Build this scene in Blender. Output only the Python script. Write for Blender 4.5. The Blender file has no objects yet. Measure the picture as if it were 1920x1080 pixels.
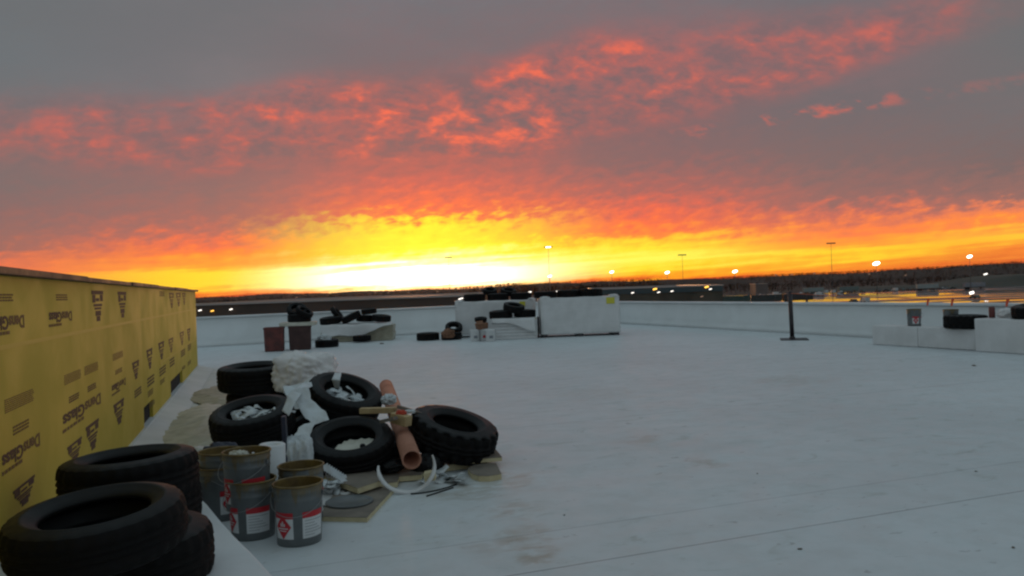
import bpy, bmesh, math, random
from mathutils import Vector, Matrix, Euler, noise
R = math.radians
random.seed(11)
sc = bpy.context.scene
C = sc.collection

# ------------------------------------------------------------------ camera
EYE, F, ROLL = 1.6, 1500.0, R(2.0)
cd = bpy.data.cameras.new("camera"); cam = bpy.data.objects.new("camera", cd); C.objects.link(cam)
cd.sensor_width = 36; cd.lens = 36 * F / 1920; cd.clip_start = 0.1; cd.clip_end = 20000
cam.location = (0, 0, EYE); cam.rotation_euler = (R(90), ROLL, 0)
sc.camera = cam
CR, CU = Vector((math.cos(ROLL), 0, -math.sin(ROLL))), Vector((math.sin(ROLL), 0, math.cos(ROLL)))
def ray(px, py): return Vector((0, 1, 0)) + CR * ((px - 960) / F) + CU * ((540 - py) / F)
def U(px, py, D): return Vector((0, 0, EYE)) + ray(px, py) * D          # where a measured spot stands, D metres out
def G(px, py, z=0.0):
    r = ray(px, py); t = (z - EYE) / r.z
    return Vector((0, 0, EYE)) + r * t

# ------------------------------------------------------------------ node helpers
def srgb(r, g, b):
    f = lambda c: (c / 12.92 if c <= .04045 else ((c + .055) / 1.055) ** 2.4)
    return (f(r / 255), f(g / 255), f(b / 255), 1)
class NT:
    def __init__(s, tree): s.t = tree; s.n = tree.nodes; s.l = tree.links
    def new(s, k, **kw):
        n = s.n.new(k)
        for a, v in kw.items(): setattr(n, a, v)
        return n
    def put(s, sock, v):
        if hasattr(v, 'is_linked') or isinstance(v, bpy.types.NodeSocket): s.l.new(v, sock)
        else: sock.default_value = v
    def m(s, op, a, b=0.0, c=0.0, clamp=False):
        n = s.new('ShaderNodeMath', operation=op, use_clamp=clamp)
        s.put(n.inputs[0], a); s.put(n.inputs[1], b); s.put(n.inputs[2], c)
        return n.outputs[0]
    def step(s, x, a, b, lo=0.0, hi=1.0, smooth=True):
        n = s.new('ShaderNodeMapRange', interpolation_type='SMOOTHSTEP' if smooth else 'LINEAR')
        s.put(n.inputs[0], x)
        for i, v in zip((1, 2, 3, 4), (a, b, lo, hi)): s.put(n.inputs[i], v)
        return n.outputs[0]
    def mix(s, f, a, b, blend='MIX'):
        n = s.new('ShaderNodeMix', data_type='RGBA', blend_type=blend)
        s.put(n.inputs[0], f); s.put(n.inputs[6], a); s.put(n.inputs[7], b)
        return n.outputs[2]
    def ramp(s, x, stops, interp='LINEAR'):
        n = s.new('ShaderNodeValToRGB'); cr = n.color_ramp; cr.interpolation = interp
        while len(cr.elements) > 1: cr.elements.remove(cr.elements[-1])
        stops = sorted(stops, key=lambda q: q[0])
        cr.elements[0].position = stops[0][0]; cr.elements[0].color = stops[0][1]
        for p, c in stops[1:]:
            e = cr.elements.new(p); e.color = c
        s.put(n.inputs[0], x)
        return n.outputs[0]
    def xyz(s, x, y, z=0.0):
        n = s.new('ShaderNodeCombineXYZ')
        for i, v in enumerate((x, y, z)): s.put(n.inputs[i], v)
        return n.outputs[0]
    def noise(s, vec, scale, detail=3.0, rough=.55, dist=0.0):
        n = s.new('ShaderNodeTexNoise'); s.put(n.inputs['Vector'], vec)
        n.inputs['Scale'].default_value = scale; n.inputs['Detail'].default_value = detail
        n.inputs['Roughness'].default_value = rough; n.inputs['Distortion'].default_value = dist
        return n.outputs[0]

# ------------------------------------------------------------------ sky (world) : dusk, low sun behind broken cloud
SUN_AZ, SUN_EL = math.atan(-190 / F), R(1.4)
w = bpy.data.worlds.new("World"); sc.world = w; w.use_nodes = True
W = NT(w.node_tree); W.n.clear()
tc = W.new('ShaderNodeTexCoord').outputs['Generated']
sep = W.new('ShaderNodeSeparateXYZ'); W.l.new(tc, sep.inputs[0]); X, Y, Z = sep.outputs
hd = W.m('SQRT', W.m('ADD', W.m('MULTIPLY', X, X), W.m('MULTIPLY', Y, Y)))
hd = W.m('MAXIMUM', hd, .0001)
az = W.m('ARCTAN2', X, Y)                       # 0 = straight ahead, + to the right
el0 = W.m('DIVIDE', Z, hd)                      # tangent of the elevation
zc = W.m('MAXIMUM', Z, 0.0)
den = W.m('ADD', zc, .25)
plane = W.xyz(W.m('DIVIDE', X, den), W.m('DIVIDE', Y, den))
# cloud texture bends the colour bands; long streaks near the horizon
streak_v = W.xyz(W.m('MULTIPLY', az, 4.0), W.m('MULTIPLY', W.m('SUBTRACT', el0, W.m('MULTIPLY', az, .045)), 105.0))
streak = W.noise(streak_v, 1.0, 4.0, .55, .4)
puff = W.noise(plane, 9.0, 5.0, .58, .35)
wisp_v = W.xyz(W.m('MULTIPLY', az, 46.0), W.m('MULTIPLY', W.m('SUBTRACT', el0, W.m('MULTIPLY', az, .14)), 105.0))
wisp = W.noise(wisp_v, 1.0, 3.5, .55, .15)
low = W.step(el0, .025, .085, 1.0, .35)
el = W.m('ADD', el0, W.m('MULTIPLY', W.m('SUBTRACT', streak, .5), W.m('MULTIPLY', low, .044)))
el = W.m('ADD', el, W.m('MULTIPLY', W.m('SUBTRACT', wisp, .5), W.step(el0, .03, .085, .010, .075)))
EMAX = .62
def col(px, stops, zen=(130, 145, 151)):
    hor = 541 - (px - 960) * .035; ca = math.cos(math.atan((px - 960) / F))
    out = [((hor - y) / F * ca / EMAX, srgb(*c)) for y, c in stops]
    out = [(max(0.0, min(.70, p)), c) for p, c in out]
    return W.ramp(W.m('DIVIDE', el, EMAX), out + [(1.0, srgb(*zen))])
cols = [(-60, col(-60, [(577, (190, 85, 55)), (545, (240, 112, 62)), (510, (240, 116, 76)), (488, (206, 108, 84)), (462, (150, 102, 96)), (400, (135, 103, 102)), (330, (122, 106, 106)), (260, (126, 107, 106)), (170, (110, 111, 114)), (90, (106, 112, 116)), (0, (108, 111, 113))])),
 (400, col(400, [(560, (205, 75, 40)), (548, (255, 150, 40)), (535, (255, 212, 45)), (515, (255, 214, 50)), (500, (255, 160, 54)), (478, (252, 128, 62)), (458, (236, 110, 76)), (432, (186, 104, 92)), (405, (160, 103, 98)), (350, (140, 104, 103)), (260, (126, 103, 105)), (160, (119, 114, 118)), (0, (112, 111, 114))])),
 (800, col(800, [(546, (250, 150, 60)), (541, (255, 225, 90)), (532, (255, 255, 225)), (505, (255, 255, 240)), (492, (255, 255, 140)), (470, (255, 248, 60)), (430, (255, 232, 54)), (414, (255, 200, 54)), (403, (250, 136, 66)), (390, (246, 108, 74)), (345, (206, 98, 88)), (290, (164, 96, 94)), (200, (138, 98, 100)), (100, (126, 107, 111)), (0, (117, 112, 117))])),
 (1200, col(1200, [(532, (214, 78, 34)), (522, (255, 165, 32)), (507, (255, 222, 50)), (490, (255, 246, 92)), (470, (255, 226, 56)), (452, (255, 190, 52)), (441, (252, 138, 60)), (422, (248, 112, 70)), (400, (232, 102, 80)), (355, (172, 100, 95)), (300, (136, 100, 101)), (200, (120, 100, 104)), (100, (136, 105, 108)), (0, (122, 109, 113))])),
 (1600, col(1600, [(518, (226, 98, 42)), (504, (246, 128, 42)), (488, (252, 170, 46)), (474, (255, 212, 50)), (458, (252, 156, 56)), (432, (250, 128, 72)), (402, (200, 108, 92)), (372, (150, 104, 100)), (300, (126, 103, 103)), (200, (115, 104, 107)), (80, (130, 106, 109)), (0, (119, 109, 113))])),
 (1960, col(1960, [(506, (206, 90, 46)), (488, (224, 100, 46)), (466, (244, 132, 52)), (446, (255, 192, 54)), (436, (255, 196, 56)), (415, (255, 142, 64)), (388, (234, 126, 86)), (366, (150, 106, 100)), (300, (120, 102, 102)), (200, (115, 107, 109)), (0, (105, 108, 110))]))]
c = cols[0][1]
for (p0, _), (p1, c1) in zip(cols, cols[1:]):
    c = W.mix(W.step(az, math.atan((p0 - 960) / F), math.atan((p1 - 960) / F)), c, c1)
# lit puffs: a broken belt of cloud undersides
def azramp(vals, scale):
    out = []
    for px, v in vals:
        a = math.atan((px - 960) / F); out.append(((a + .8) / 1.6, (v / scale,) * 3 + (1,)))
    return W.m('MULTIPLY', W.ramp(W.m('DIVIDE', W.m('ADD', az, .8), 1.6), out), scale)
belt = azramp([(-200, 300), (0, 300), (400, 305), (620, 345), (800, 335), (960, 350), (1100, 395), (1300, 415), (1500, 425), (1750, 448), (1960, 450)], 600.0)
amp = azramp([(-300, .25), (0, .42), (300, .56), (500, .80), (750, .92), (950, 1.12), (1080, 1.04), (1200, .78), (1400, .74), (1600, .64), (1740, .52), (1860, .2), (2100, 0)], 1.2)
half = azramp([(-200, 75), (0, 80), (500, 95), (900, 120), (1150, 125), (1400, 105), (1700, 60), (1960, 45)], 200.0)
dev = W.m('DIVIDE', W.m('ABSOLUTE', W.m('SUBTRACT', W.m('MULTIPLY', el0, F / .93), belt)), half)
inside = W.step(dev, .35, 1.15, 1.0, 0.0)
den2 = W.m('ADD', zc, .55)
plane2 = W.xyz(W.m('DIVIDE', X, den2), W.m('DIVIDE', Y, den2))
grain_v = W.new('ShaderNodeMapping'); W.l.new(plane2, grain_v.inputs[0]); grain_v.inputs['Rotation'].default_value = (0, 0, R(-22)); grain_v.inputs['Scale'].default_value = (.85, 1.15, 1)
p0 = W.noise(grain_v.outputs[0], 6.5, 2.0, .5, .2)
p1 = W.noise(grain_v.outputs[0], 22.0, 3.5, .52, .3)
p2 = W.noise(grain_v.outputs[0], 75.0, 2.0, .5, .2)
pv = W.m('ADD', W.m('ADD', W.m('MULTIPLY', p1, .80), W.m('MULTIPLY', p0, .20)), W.m('MULTIPLY', W.m('SUBTRACT', p2, .5), .30))
ia = W.m('MULTIPLY', inside, amp)
c = W.mix(W.m('MULTIPLY', W.m('MINIMUM', ia, 1.0), W.step(p0, .28, .62, .22, .66)), c, srgb(170, 96, 93))
lit = W.m('MULTIPLY', W.m('MULTIPLY', W.step(pv, .34, .74), W.step(p0, .30, .66, .50, 1.06)), ia)
dark = W.m('MULTIPLY', W.step(pv, .50, .34), W.m('MULTIPLY', ia, .6))
c = W.mix(dark, c, srgb(110, 97, 102))
puffcol = W.ramp(lit, [(0, srgb(160, 96, 94)), (.40, srgb(206, 100, 88)), (.85, srgb(248, 109, 80))])
c = W.mix(W.m('MINIMUM', W.m('MULTIPLY', lit, 1.35), .95), c, puffcol)
# a second thin lit streak, lower right
d2 = W.m('ABSOLUTE', W.m('SUBTRACT', W.m('MULTIPLY', el0, F / .93), azramp([(1100, 270), (1300, 292), (1650, 318), (1960, 322)], 600.0)))
s2 = W.m('MULTIPLY', W.step(d2, 4, 18, 1, 0), azramp([(1150, 0), (1300, .35), (1420, .8), (1640, .75), (1720, .2), (1960, .1)], 1.0))
c = W.mix(W.m('MULTIPLY', s2, W.step(pv, .47, .66)), c, srgb(224, 102, 84))
# soft grey veil variation
veil = W.noise(plane, 2.2, 3.0, .5, .3)
c = W.mix(W.m('MULTIPLY', W.step(veil, .32, .68, .0, .34), W.step(el0, .12, .28)), c, srgb(98, 103, 108))
# behind and overhead: dull blue-grey dusk cloud
az_abs = W.m('ABSOLUTE', az)
back = W.ramp(W.m('DIVIDE', W.m('MAXIMUM', el0, 0.0), 1.2), [(0, srgb(132, 138, 144)), (.3, srgb(137, 151, 158)), (1, srgb(136, 153, 160))])
c = W.mix(W.step(az_abs, .62, 1.25), c, back)
up = W.step(el0, .42, 1.1)
c = W.mix(up, c, srgb(136, 153, 160))
# brightest cloud gap over the hidden sun
da = W.m('DIVIDE', W.m('SUBTRACT', az, math.atan(-175 / F)), .112); de = W.m('DIVIDE', W.m('SUBTRACT', el, .018), .0145)
core = W.m('EXPONENT', W.m('MULTIPLY', W.m('ADD', W.m('MULTIPLY', da, da), W.m('MULTIPLY', de, de)), -1.0))
g = W.new('ShaderNodeMix', data_type='RGBA', blend_type='ADD'); W.put(g.inputs[0], core); W.put(g.inputs[6], c); g.inputs[7].default_value = (3.0, 2.5, 1.5, 1)
c = g.outputs[2]
boost = W.step(el0, .01, .12, 1.07, 1.0)
c = W.mix(1.0, c, W.xyz(boost, boost, boost), 'MULTIPLY')
# below the horizon only dim ground glow
c = W.mix(W.step(el0, -.02, -.002, 1, 0), c, srgb(60, 50, 46))
bg = W.new('ShaderNodeBackground'); W.l.new(c, bg.inputs[0]); bg.inputs[1].default_value = 1.0
sky = W.new('ShaderNodeTexSky', sky_type='NISHITA', sun_disc=False, sun_elevation=SUN_EL, sun_rotation=SUN_AZ)
bg2 = W.new('ShaderNodeBackground'); W.l.new(sky.outputs[0], bg2.inputs[0]); bg2.inputs[1].default_value = .006
ad = W.new('ShaderNodeAddShader'); W.l.new(bg.outputs[0], ad.inputs[0]); W.l.new(bg2.outputs[0], ad.inputs[1])
wo = W.new('ShaderNodeOutputWorld'); W.l.new(ad.outputs[0], wo.inputs[0])
w.cycles.sampling_method = 'MANUAL'; w.cycles.sample_map_resolution = 2048

# ------------------------------------------------------------------ sun and exposure
sl = bpy.data.lights.new("sun", 'SUN'); sl.energy = .30; sl.angle = R(4); sl.color = (1, .42, .18)
so = bpy.data.objects.new("sun", sl); C.objects.link(so)
sd = Vector((math.sin(SUN_AZ) * math.cos(SUN_EL), math.cos(SUN_AZ) * math.cos(SUN_EL), math.sin(SUN_EL)))
so.rotation_euler = sd.to_track_quat('Z', 'Y').to_euler()
vs = sc.view_settings; vs.view_transform = 'Standard'; vs.look = 'None'; vs.exposure = 0; vs.gamma = 1
sc.cycles.max_bounces = 6; sc.cycles.filter_width = 2.3
sc.cycles.use_denoising = True

# ------------------------------------------------------------------ materials
def mat(name, colr, rough=.6, var=0.0, vscale=6.0, col2=None, bump=0.0, bscale=40.0, metal=0.0, spec=.5, coords='Object', stretch=(1, 1, 1)):
    m = bpy.data.materials.new(name); m.use_nodes = True
    t = NT(m.node_tree); b = t.n['Principled BSDF']
    col_ = tuple(colr[:3]) + (1,)
    b.inputs['Roughness'].default_value = rough; b.inputs['Metallic'].default_value = metal
    b.inputs['Specular IOR Level'].default_value = spec
    tcn = t.new('ShaderNodeTexCoord').outputs[coords]
    mp = t.new('ShaderNodeMapping'); t.l.new(tcn, mp.inputs[0]); mp.inputs['Scale'].default_value = stretch
    if var or col2:
        n = t.noise(mp.outputs[0], vscale, 5, .6, .3)
        c2 = tuple(col2[:3]) + (1,) if col2 else tuple(x * (1 - var) for x in colr[:3]) + (1,)
        t.l.new(t.mix(t.step(n, .35, .68), col_, c2), b.inputs['Base Color'])
        t.l.new(t.step(n, .3, .7, max(0, rough - .08), min(1, rough + .1)), b.inputs['Roughness'])
    else: b.inputs['Base Color'].default_value = col_
    if bump:
        n = t.noise(mp.outputs[0], bscale, 4, .6)
        bp = t.new('ShaderNodeBump'); bp.inputs['Strength'].default_value = bump; bp.inputs['Distance'].default_value = .01
        t.l.new(n, bp.inputs['Height']); t.l.new(bp.outputs[0], b.inputs['Normal'])
    return m
def emit(name, colr, s):
    m = bpy.data.materials.new(name); m.use_nodes = True; t = NT(m.node_tree); b = t.n['Principled BSDF']
    b.inputs['Base Color'].default_value = (.05, .05, .05, 1)
    b.inputs['Emission Color'].default_value = tuple(colr) + (1,); b.inputs['Emission Strength'].default_value = s
    return m
M = {}
M['rubber'] = mat('black rubber', (.0052, .0047, .0050), .7, .4, 7, bump=.25, bscale=60, col2=(.009, .008, .008), spec=.16)
M['rubber_side'] = mat('worn rubber sidewall', (.0055, .0055, .006), .5, .3, 5, col2=(.010, .0095, .0095), spec=.24)
M['yellow'] = mat('yellow sheathing', (.63, .455, .058), .75, .12, 1.6, col2=(.57, .415, .052), bump=.12, bscale=90)
M['ink'] = mat('printed ink', (.085, .042, .036), .85, .4, 30, col2=(.15, .085, .045))
M['ink_faint'] = mat('faded printed ink', (.16, .085, .035), .8, .4, 30, col2=(.21, .13, .04))
M['tape'] = mat('joint tape', (.64, .455, .075), .7)
M['nailer'] = mat('weathered timber cap', (.13, .075, .05), .7, .4, 4, bump=.3, bscale=30, stretch=(1, 1, 1))
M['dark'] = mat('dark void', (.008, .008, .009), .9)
M['membrane'] = mat('white roofing membrane', (.70, .72, .73), .5, .1, 1.2, col2=(.62, .63, .63), bump=.1, bscale=6)
M['parapet'] = mat('white membrane on parapet', (.72, .74, .74), .5, .1, .8, col2=(.66, .675, .67), bump=.08, bscale=4)
M['film'] = mat('white plastic wrap', (.70, .69, .685), .38, .12, 2.2, col2=(.62, .61, .60), bump=.25, bscale=9)
M['scrap'] = mat('white membrane scrap', (.62, .66, .68), .5, .2, 6, col2=(.50, .51, .50), bump=.35, bscale=18)
M['bag'] = mat('white plastic bag', (.76, .73, .72), .4, .2, 4, col2=(.70, .665, .645), bump=.12, bscale=9)
M['tan'] = mat('tan plastic sheet', (.42, .385, .29), .5, .2, 4, col2=(.33, .295, .215), bump=.4, bscale=11)
M['pale'] = mat('cream plastic sheet', (.56, .54, .46), .45, .2, 4, col2=(.44, .42, .34), bump=.4, bscale=11)
M['foam'] = mat('yellow foam edge', (.62, .53, .33), .85, .2, 9, col2=(.52, .43, .26))
M['facer'] = mat('brown board facer', (.15, .125, .10), .8, .3, 6, col2=(.22, .185, .15))
M['wood'] = mat('raw timber', (.50, .37, .19), .7, .3, 8, col2=(.38, .26, .13))
M['steel'] = mat('grey pail paint', (.135, .145, .148), .42, .25, 5, col2=(.10, .11, .112))
M['residue'] = mat('yellow glue residue', (.20, .13, .035), .45, .4, 10, col2=(.11, .065, .02))
M['label_red'] = mat('red label print', (.50, .018, .028), .5)
M['label_white'] = mat('white label paper', (.66, .67, .67), .55, .1, 12)
M['print'] = mat('grey fine print', (.22, .23, .25), .6)
M['wire'] = mat('bail wire', (.25, .25, .25), .4, metal=.8)
M['tube'] = mat('terracotta cardboard', (.47, .235, .165), .85, .25, 6, col2=(.38, .18, .125), spec=.15, bump=.15, bscale=25)
M['navy'] = mat('navy plastic', (.018, .022, .045), .5, .3, 5)
M['rust'] = mat('rust red bin', (.15, .032, .026), .55, .35, 4, col2=(.065, .02, .018))
M['black_bin'] = mat('black brown bin', (.058, .021, .018), .55, .3, 4)
M['card'] = mat('brown cardboard', (.24, .115, .065), .8, .3, 6)
M['sticker'] = mat('yellow sticker', (.62, .56, .05), .5)
M['post'] = mat('dark painted steel', (.035, .024, .028), .45, .3, 6)
M['flag'] = mat('orange flag vinyl', (.75, .09, .03), .5)
M['rope'] = mat('orange rope', (.55, .12, .05), .6)
M['white_pail'] = mat('white plastic pail', (.68, .67, .66), .4)
M['bits'] = mat('orange rag', (.55, .25, .06), .8)
M['red_rag'] = mat('red rag', (.5, .06, .03), .8)

def dribble(m):
    # dried glue run down from the rim
    t = NT(m.node_tree); b = t.n['Principled BSDF']; old = b.inputs['Base Color'].links[0].from_socket
    o = t.new('ShaderNodeTexCoord').outputs['Object']; mp = t.new('ShaderNodeMapping'); t.l.new(o, mp.inputs[0]); mp.inputs['Scale'].default_value = (16, 16, 1.6)
    sx = t.new('ShaderNodeSeparateXYZ'); t.l.new(o, sx.inputs[0])
    n = t.noise(mp.outputs[0], 1.0, 3, .5)
    lim = t.m('SUBTRACT', t.m('MULTIPLY', sx.outputs[2], 3.2), .62)
    k = t.step(t.m('ADD', n, t.m('MULTIPLY', lim, .5)), .70, .80)
    t.l.new(t.mix(t.m('MULTIPLY', k, .75), old, (.15, .105, .04, 1)), b.inputs['Base Color'])
dribble(M['steel'])
def roof_material():
    m = bpy.data.materials.new('roof membrane'); m.use_nodes = True; t = NT(m.node_tree); b = t.n['Principled BSDF']
    geo = t.new('ShaderNodeNewGeometry').outputs['Position']
    s = t.new('ShaderNodeSeparateXYZ'); t.l.new(geo, s.inputs[0]); x, y, z = s.outputs
    ca, sa = math.cos(R(20)), math.sin(R(20))
    u = t.m('ADD', t.m('MULTIPLY', x, ca), t.m('MULTIPLY', y, sa))          # along the sheets
    v = t.m('SUBTRACT', t.m('MULTIPLY', y, ca), t.m('MULTIPLY', x, sa))     # across the sheets
    wob = t.noise(geo, .5, 2)
    vw = t.m('ADD', v, t.m('MULTIPLY', t.m('SUBTRACT', wob, .5), .03))
    base = t.mix(t.step(t.noise(geo, .35, 4, .6, .5), .3, .7), (.665, .705, .725, 1), (.60, .63, .645, 1))
    base = t.mix(t.step(t.noise(geo, 3.4, 6, .68), .38, .70, 0, .36), base, (.50, .51, .50, 1))
    sv = t.xyz(t.m('MULTIPLY', u, .9), t.m('MULTIPLY', v, 1.6))
    d1 = t.noise(sv, 2.6, 6, .62, .9)
    area = t.step(t.noise(geo, .33, 3, .5), .30, .58)
    base = t.mix(t.m('MULTIPLY', t.step(d1, .56, .72), t.m('MULTIPLY', area, .46)), base, (.36, .335, .28, 1))
    d2 = t.noise(sv, 7.0, 4, .6, .5)
    base = t.mix(t.m('MULTIPLY', t.step(d2, .64, .72), .50), base, (.25, .245, .24, 1))
    # tracked dirt from the scrap heap
    for px, py, rad, k in ((905, 905, .55, .45), (850, 925, .45, .35), (955, 955, .34, .40), (975, 1000, .28, .40), (1000, 1045, .20, .60), (940, 1020, .3, .25), (1325, 868, .22, .42), (1205, 825, .3, .30), (1110, 738, .9, .22), (1480, 712, .8, .30)):
        q = G(px, py)
        dx = t.m('SUBTRACT', x, q.x); dy = t.m('SUBTRACT', y, q.y)
        r = t.m('SQRT', t.m('ADD', t.m('MULTIPLY', dx, dx), t.m('MULTIPLY', dy, dy)))
        r = t.m('ADD', r, t.m('MULTIPLY', t.m('SUBTRACT', d1, .5), rad * 2.4))
        base = t.mix(t.m('MULTIPLY', t.step(r, rad * .25, rad, k, 0), t.step(d2, .3, .6)), base, (.33, .275, .20, 1))
    seam = 0.0
    for o, k, wd in ((SEAMS[0], .55, .010), (SEAMS[1], .75, .008), (SEAMS[2], .3, .012), (SEAMS[0] + 3.0, .3, .014), (SEAMS[0] + 6.0, .3, .016), (SEAMS[0] + 9.0, .25, .02), (SEAMS[0] + 12.0, .25, .02)):
        d = t.m('ABSOLUTE', t.m('SUBTRACT', vw, o))
        e = t.m('MULTIPLY', t.step(d, wd * .4, wd, 1, 0), t.m('MULTIPLY', t.step(t.noise(geo, 1.7, 3), .2, .55, .55, 1), k))
        seam = t.m('MAXIMUM', seam, e)
    base = t.mix(seam, base, (.12, .13, .14, 1))
    t.l.new(base, b.inputs['Base Color'])
    t.l.new(t.step(d1, .35, .7, .40, .58), b.inputs['Roughness'])
    h = t.m('ADD', t.noise(geo, 1.1, 3, .5), t.m('MULTIPLY', t.noise(geo, 9, 3, .6), .12))
    h = t.m('ADD', h, t.m('MULTIPLY', t.step(t.m('FRACT', t.m('DIVIDE', v, 3.0)), .0, .02), .25))
    bp = t.new('ShaderNodeBump'); bp.inputs['Strength'].default_value = .35; bp.inputs['Distance'].default_value = .012
    t.l.new(h, bp.inputs['Height']); t.l.new(bp.outputs[0], b.inputs['Normal'])
    return m
def vcoord(p): return p.y * math.cos(R(20)) - p.x * math.sin(R(20))
SEAMS = [vcoord(G(1300, 769)), vcoord(G(1400, 1006)), vcoord(G(1780, 885))]

def ground_material(name, c1, c2, rough, scale, wet=0.0):
    m = bpy.data.materials.new(name); m.use_nodes = True; t = NT(m.node_tree); b = t.n['Principled BSDF']
    geo = t.new('ShaderNodeNewGeometry').outputs['Position']
    n = t.noise(geo, scale, 5, .6, .4)
    t.l.new(t.mix(t.step(n, .35, .65), c1 + (1,), c2 + (1,)), b.inputs['Base Color'])
    if wet:
        mp = t.new('ShaderNodeMapping'); t.l.new(geo, mp.inputs[0]); mp.inputs['Scale'].default_value = (.25, 1, 1)
        n2 = t.noise(mp.outputs[0], scale * 1.6, 3, .5, .3)
        t.l.new(t.step(n2, .47, .53, .025, rough), b.inputs['Roughness'])
    else: b.inputs['Roughness'].default_value = rough
    return m

# ------------------------------------------------------------------ mesh helpers
class MB:
    def __init__(s): s.bm = bmesh.new(); s.mi = 0
    def face(s, pts):
        f = s.bm.faces.new([s.bm.verts.new(p) for p in pts]); f.material_index = s.mi; return f
    def box(s, c, size, rot=None, taper=1.0):
        c = Vector(c); hx, hy, hz = (q / 2 for q in size)
        Rm = rot.to_matrix() if isinstance(rot, Euler) else (rot or Matrix.Identity(3))
        P = []
        for dz in (-1, 1):
            k = taper if dz > 0 else 1
            for dx, dy in ((-1, -1), (1, -1), (1, 1), (-1, 1)): P.append(s.bm.verts.new(c + Rm @ Vector((dx * hx * k, dy * hy * k, dz * hz))))
        for q in ((3, 2, 1, 0), (4, 5, 6, 7), (0, 1, 5, 4), (1, 2, 6, 5), (2, 3, 7, 6), (3, 0, 4, 7)):
            s.bm.faces.new([P[i] for i in q]).material_index = s.mi
        return s
    def prism(s, poly, z0, z1):
        a = [s.bm.verts.new((x, y, z0)) for x, y in poly]; b = [s.bm.verts.new((x, y, z1)) for x, y in poly]
        n = len(poly)
        for f in ([a[i] for i in reversed(range(n))], b): s.bm.faces.new(f).material_index = s.mi
        for i in range(n): s.bm.faces.new([a[i], a[(i + 1) % n], b[(i + 1) % n], b[i]]).material_index = s.mi
        return s
    def lathe(s, prof, seg=32, closed=False, rfun=None):
        rings = []
        for k, (r, z) in enumerate(prof):
            ring = []
            for i in range(seg):
                a = 2 * math.pi * i / seg; rr, zz = (rfun(k, i, r, z) if rfun else (r, z))
                ring.append(s.bm.verts.new((rr * math.cos(a), rr * math.sin(a), zz)))
            rings.append(ring)
        pr = list(zip(rings, rings[1:] + ([rings[0]] if closed else [])))
        if not closed: pr = pr[:len(rings) - 1]
        for A, B in pr:
            for i in range(seg):
                j = (i + 1) % seg
                f = s.bm.faces.new([A[i], A[j], B[j], B[i]]); f.material_index = s.mi; f.smooth = True
        return rings
    def disc(s, r, z, seg=24):
        f = s.face([(r * math.cos(2 * math.pi * i / seg), r * math.sin(2 * math.pi * i / seg), z) for i in range(seg)]); return f
    def tube(s, pts, r, seg=8, caps=True, r2=None):
        pts = [Vector(p) for p in pts]; rings = []
        prev = None
        for i, p in enumerate(pts):
            d = (pts[min(i + 1, len(pts) - 1)] - pts[max(i - 1, 0)]).normalized()
            a = prev if prev is not None else (Vector((0, 0, 1)) if abs(d.z) < .9 else Vector((1, 0, 0)))
            n = (a - d * a.dot(d)).normalized(); prev = n; bn = d.cross(n)
            rr = r if r2 is None else r + (r2 - r) * i / (len(pts) - 1)
            rings.append([s.bm.verts.new(p + (n * math.cos(t) + bn * math.sin(t)) * rr) for t in (2 * math.pi * k / seg for k in range(seg))])
        for A, B in zip(rings, rings[1:]):
            for k in range(seg):
                f = s.bm.faces.new([A[k], A[(k + 1) % seg], B[(k + 1) % seg], B[k]]); f.smooth = True; f.material_index = s.mi
        if caps:
            for r_ in (rings[0], rings[-1]): s.bm.faces.new(r_).material_index = s.mi
        return s
    def obj(s, name, mats, parent=None, loc=None, bevel=0.0, smooth=False, normals=True):
        if normals: bmesh.ops.recalc_face_normals(s.bm, faces=s.bm.faces)
        if smooth:
            for f in s.bm.faces: f.smooth = True
        me = bpy.data.meshes.new(name); s.bm.to_mesh(me); s.bm.free()
        for m in (mats if isinstance(mats, (list, tuple)) else [mats]): me.materials.append(m)
        o = bpy.data.objects.new(name, me); C.objects.link(o)
        if parent is not None: o.parent = parent
        if loc is not None: o.location = loc
        if bevel:
            b = o.modifiers.new('bevel', 'BEVEL'); b.width = bevel; b.segments = 2; b.limit_method = 'ANGLE'
        return o
def tag(o, label, cat, group=None):
    o['label'] = label; o['category'] = cat
    if group: o['group'] = group
    return o
def structure(o): o['kind'] = 'structure'; return o
def thing(name, label, cat, loc=(0, 0, 0), rot=(0, 0, 0), group=None):
    o = bpy.data.objects.new(name, None); o.empty_display_size = .1; C.objects.link(o)
    o.location = loc; o.rotation_euler = rot
    return tag(o, label, cat, group)
def copy_tree(o, parent=None):
    c = o.copy(); C.objects.link(c)
    if parent is not None: c.parent = parent
    for ch in [k for k in bpy.data.objects if k.parent == o]: copy_tree(ch, c)
    return c

# ------------------------------------------------------------------ the setting
GZ = -9.0
GRASS = ground_material('dry winter ground', (.055, .038, .026), (.035, .030, .020), .75, .012)
LOT = ground_material('wet asphalt', (.028, .028, .030), (.042, .040, .040), .5, .05, wet=1)
b = MB(); b.face([(-2600, -300, GZ), (2600, -300, GZ), (2600, 2700, GZ), (-2600, 2700, GZ)])
structure(b.obj('ground', GRASS))
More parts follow.
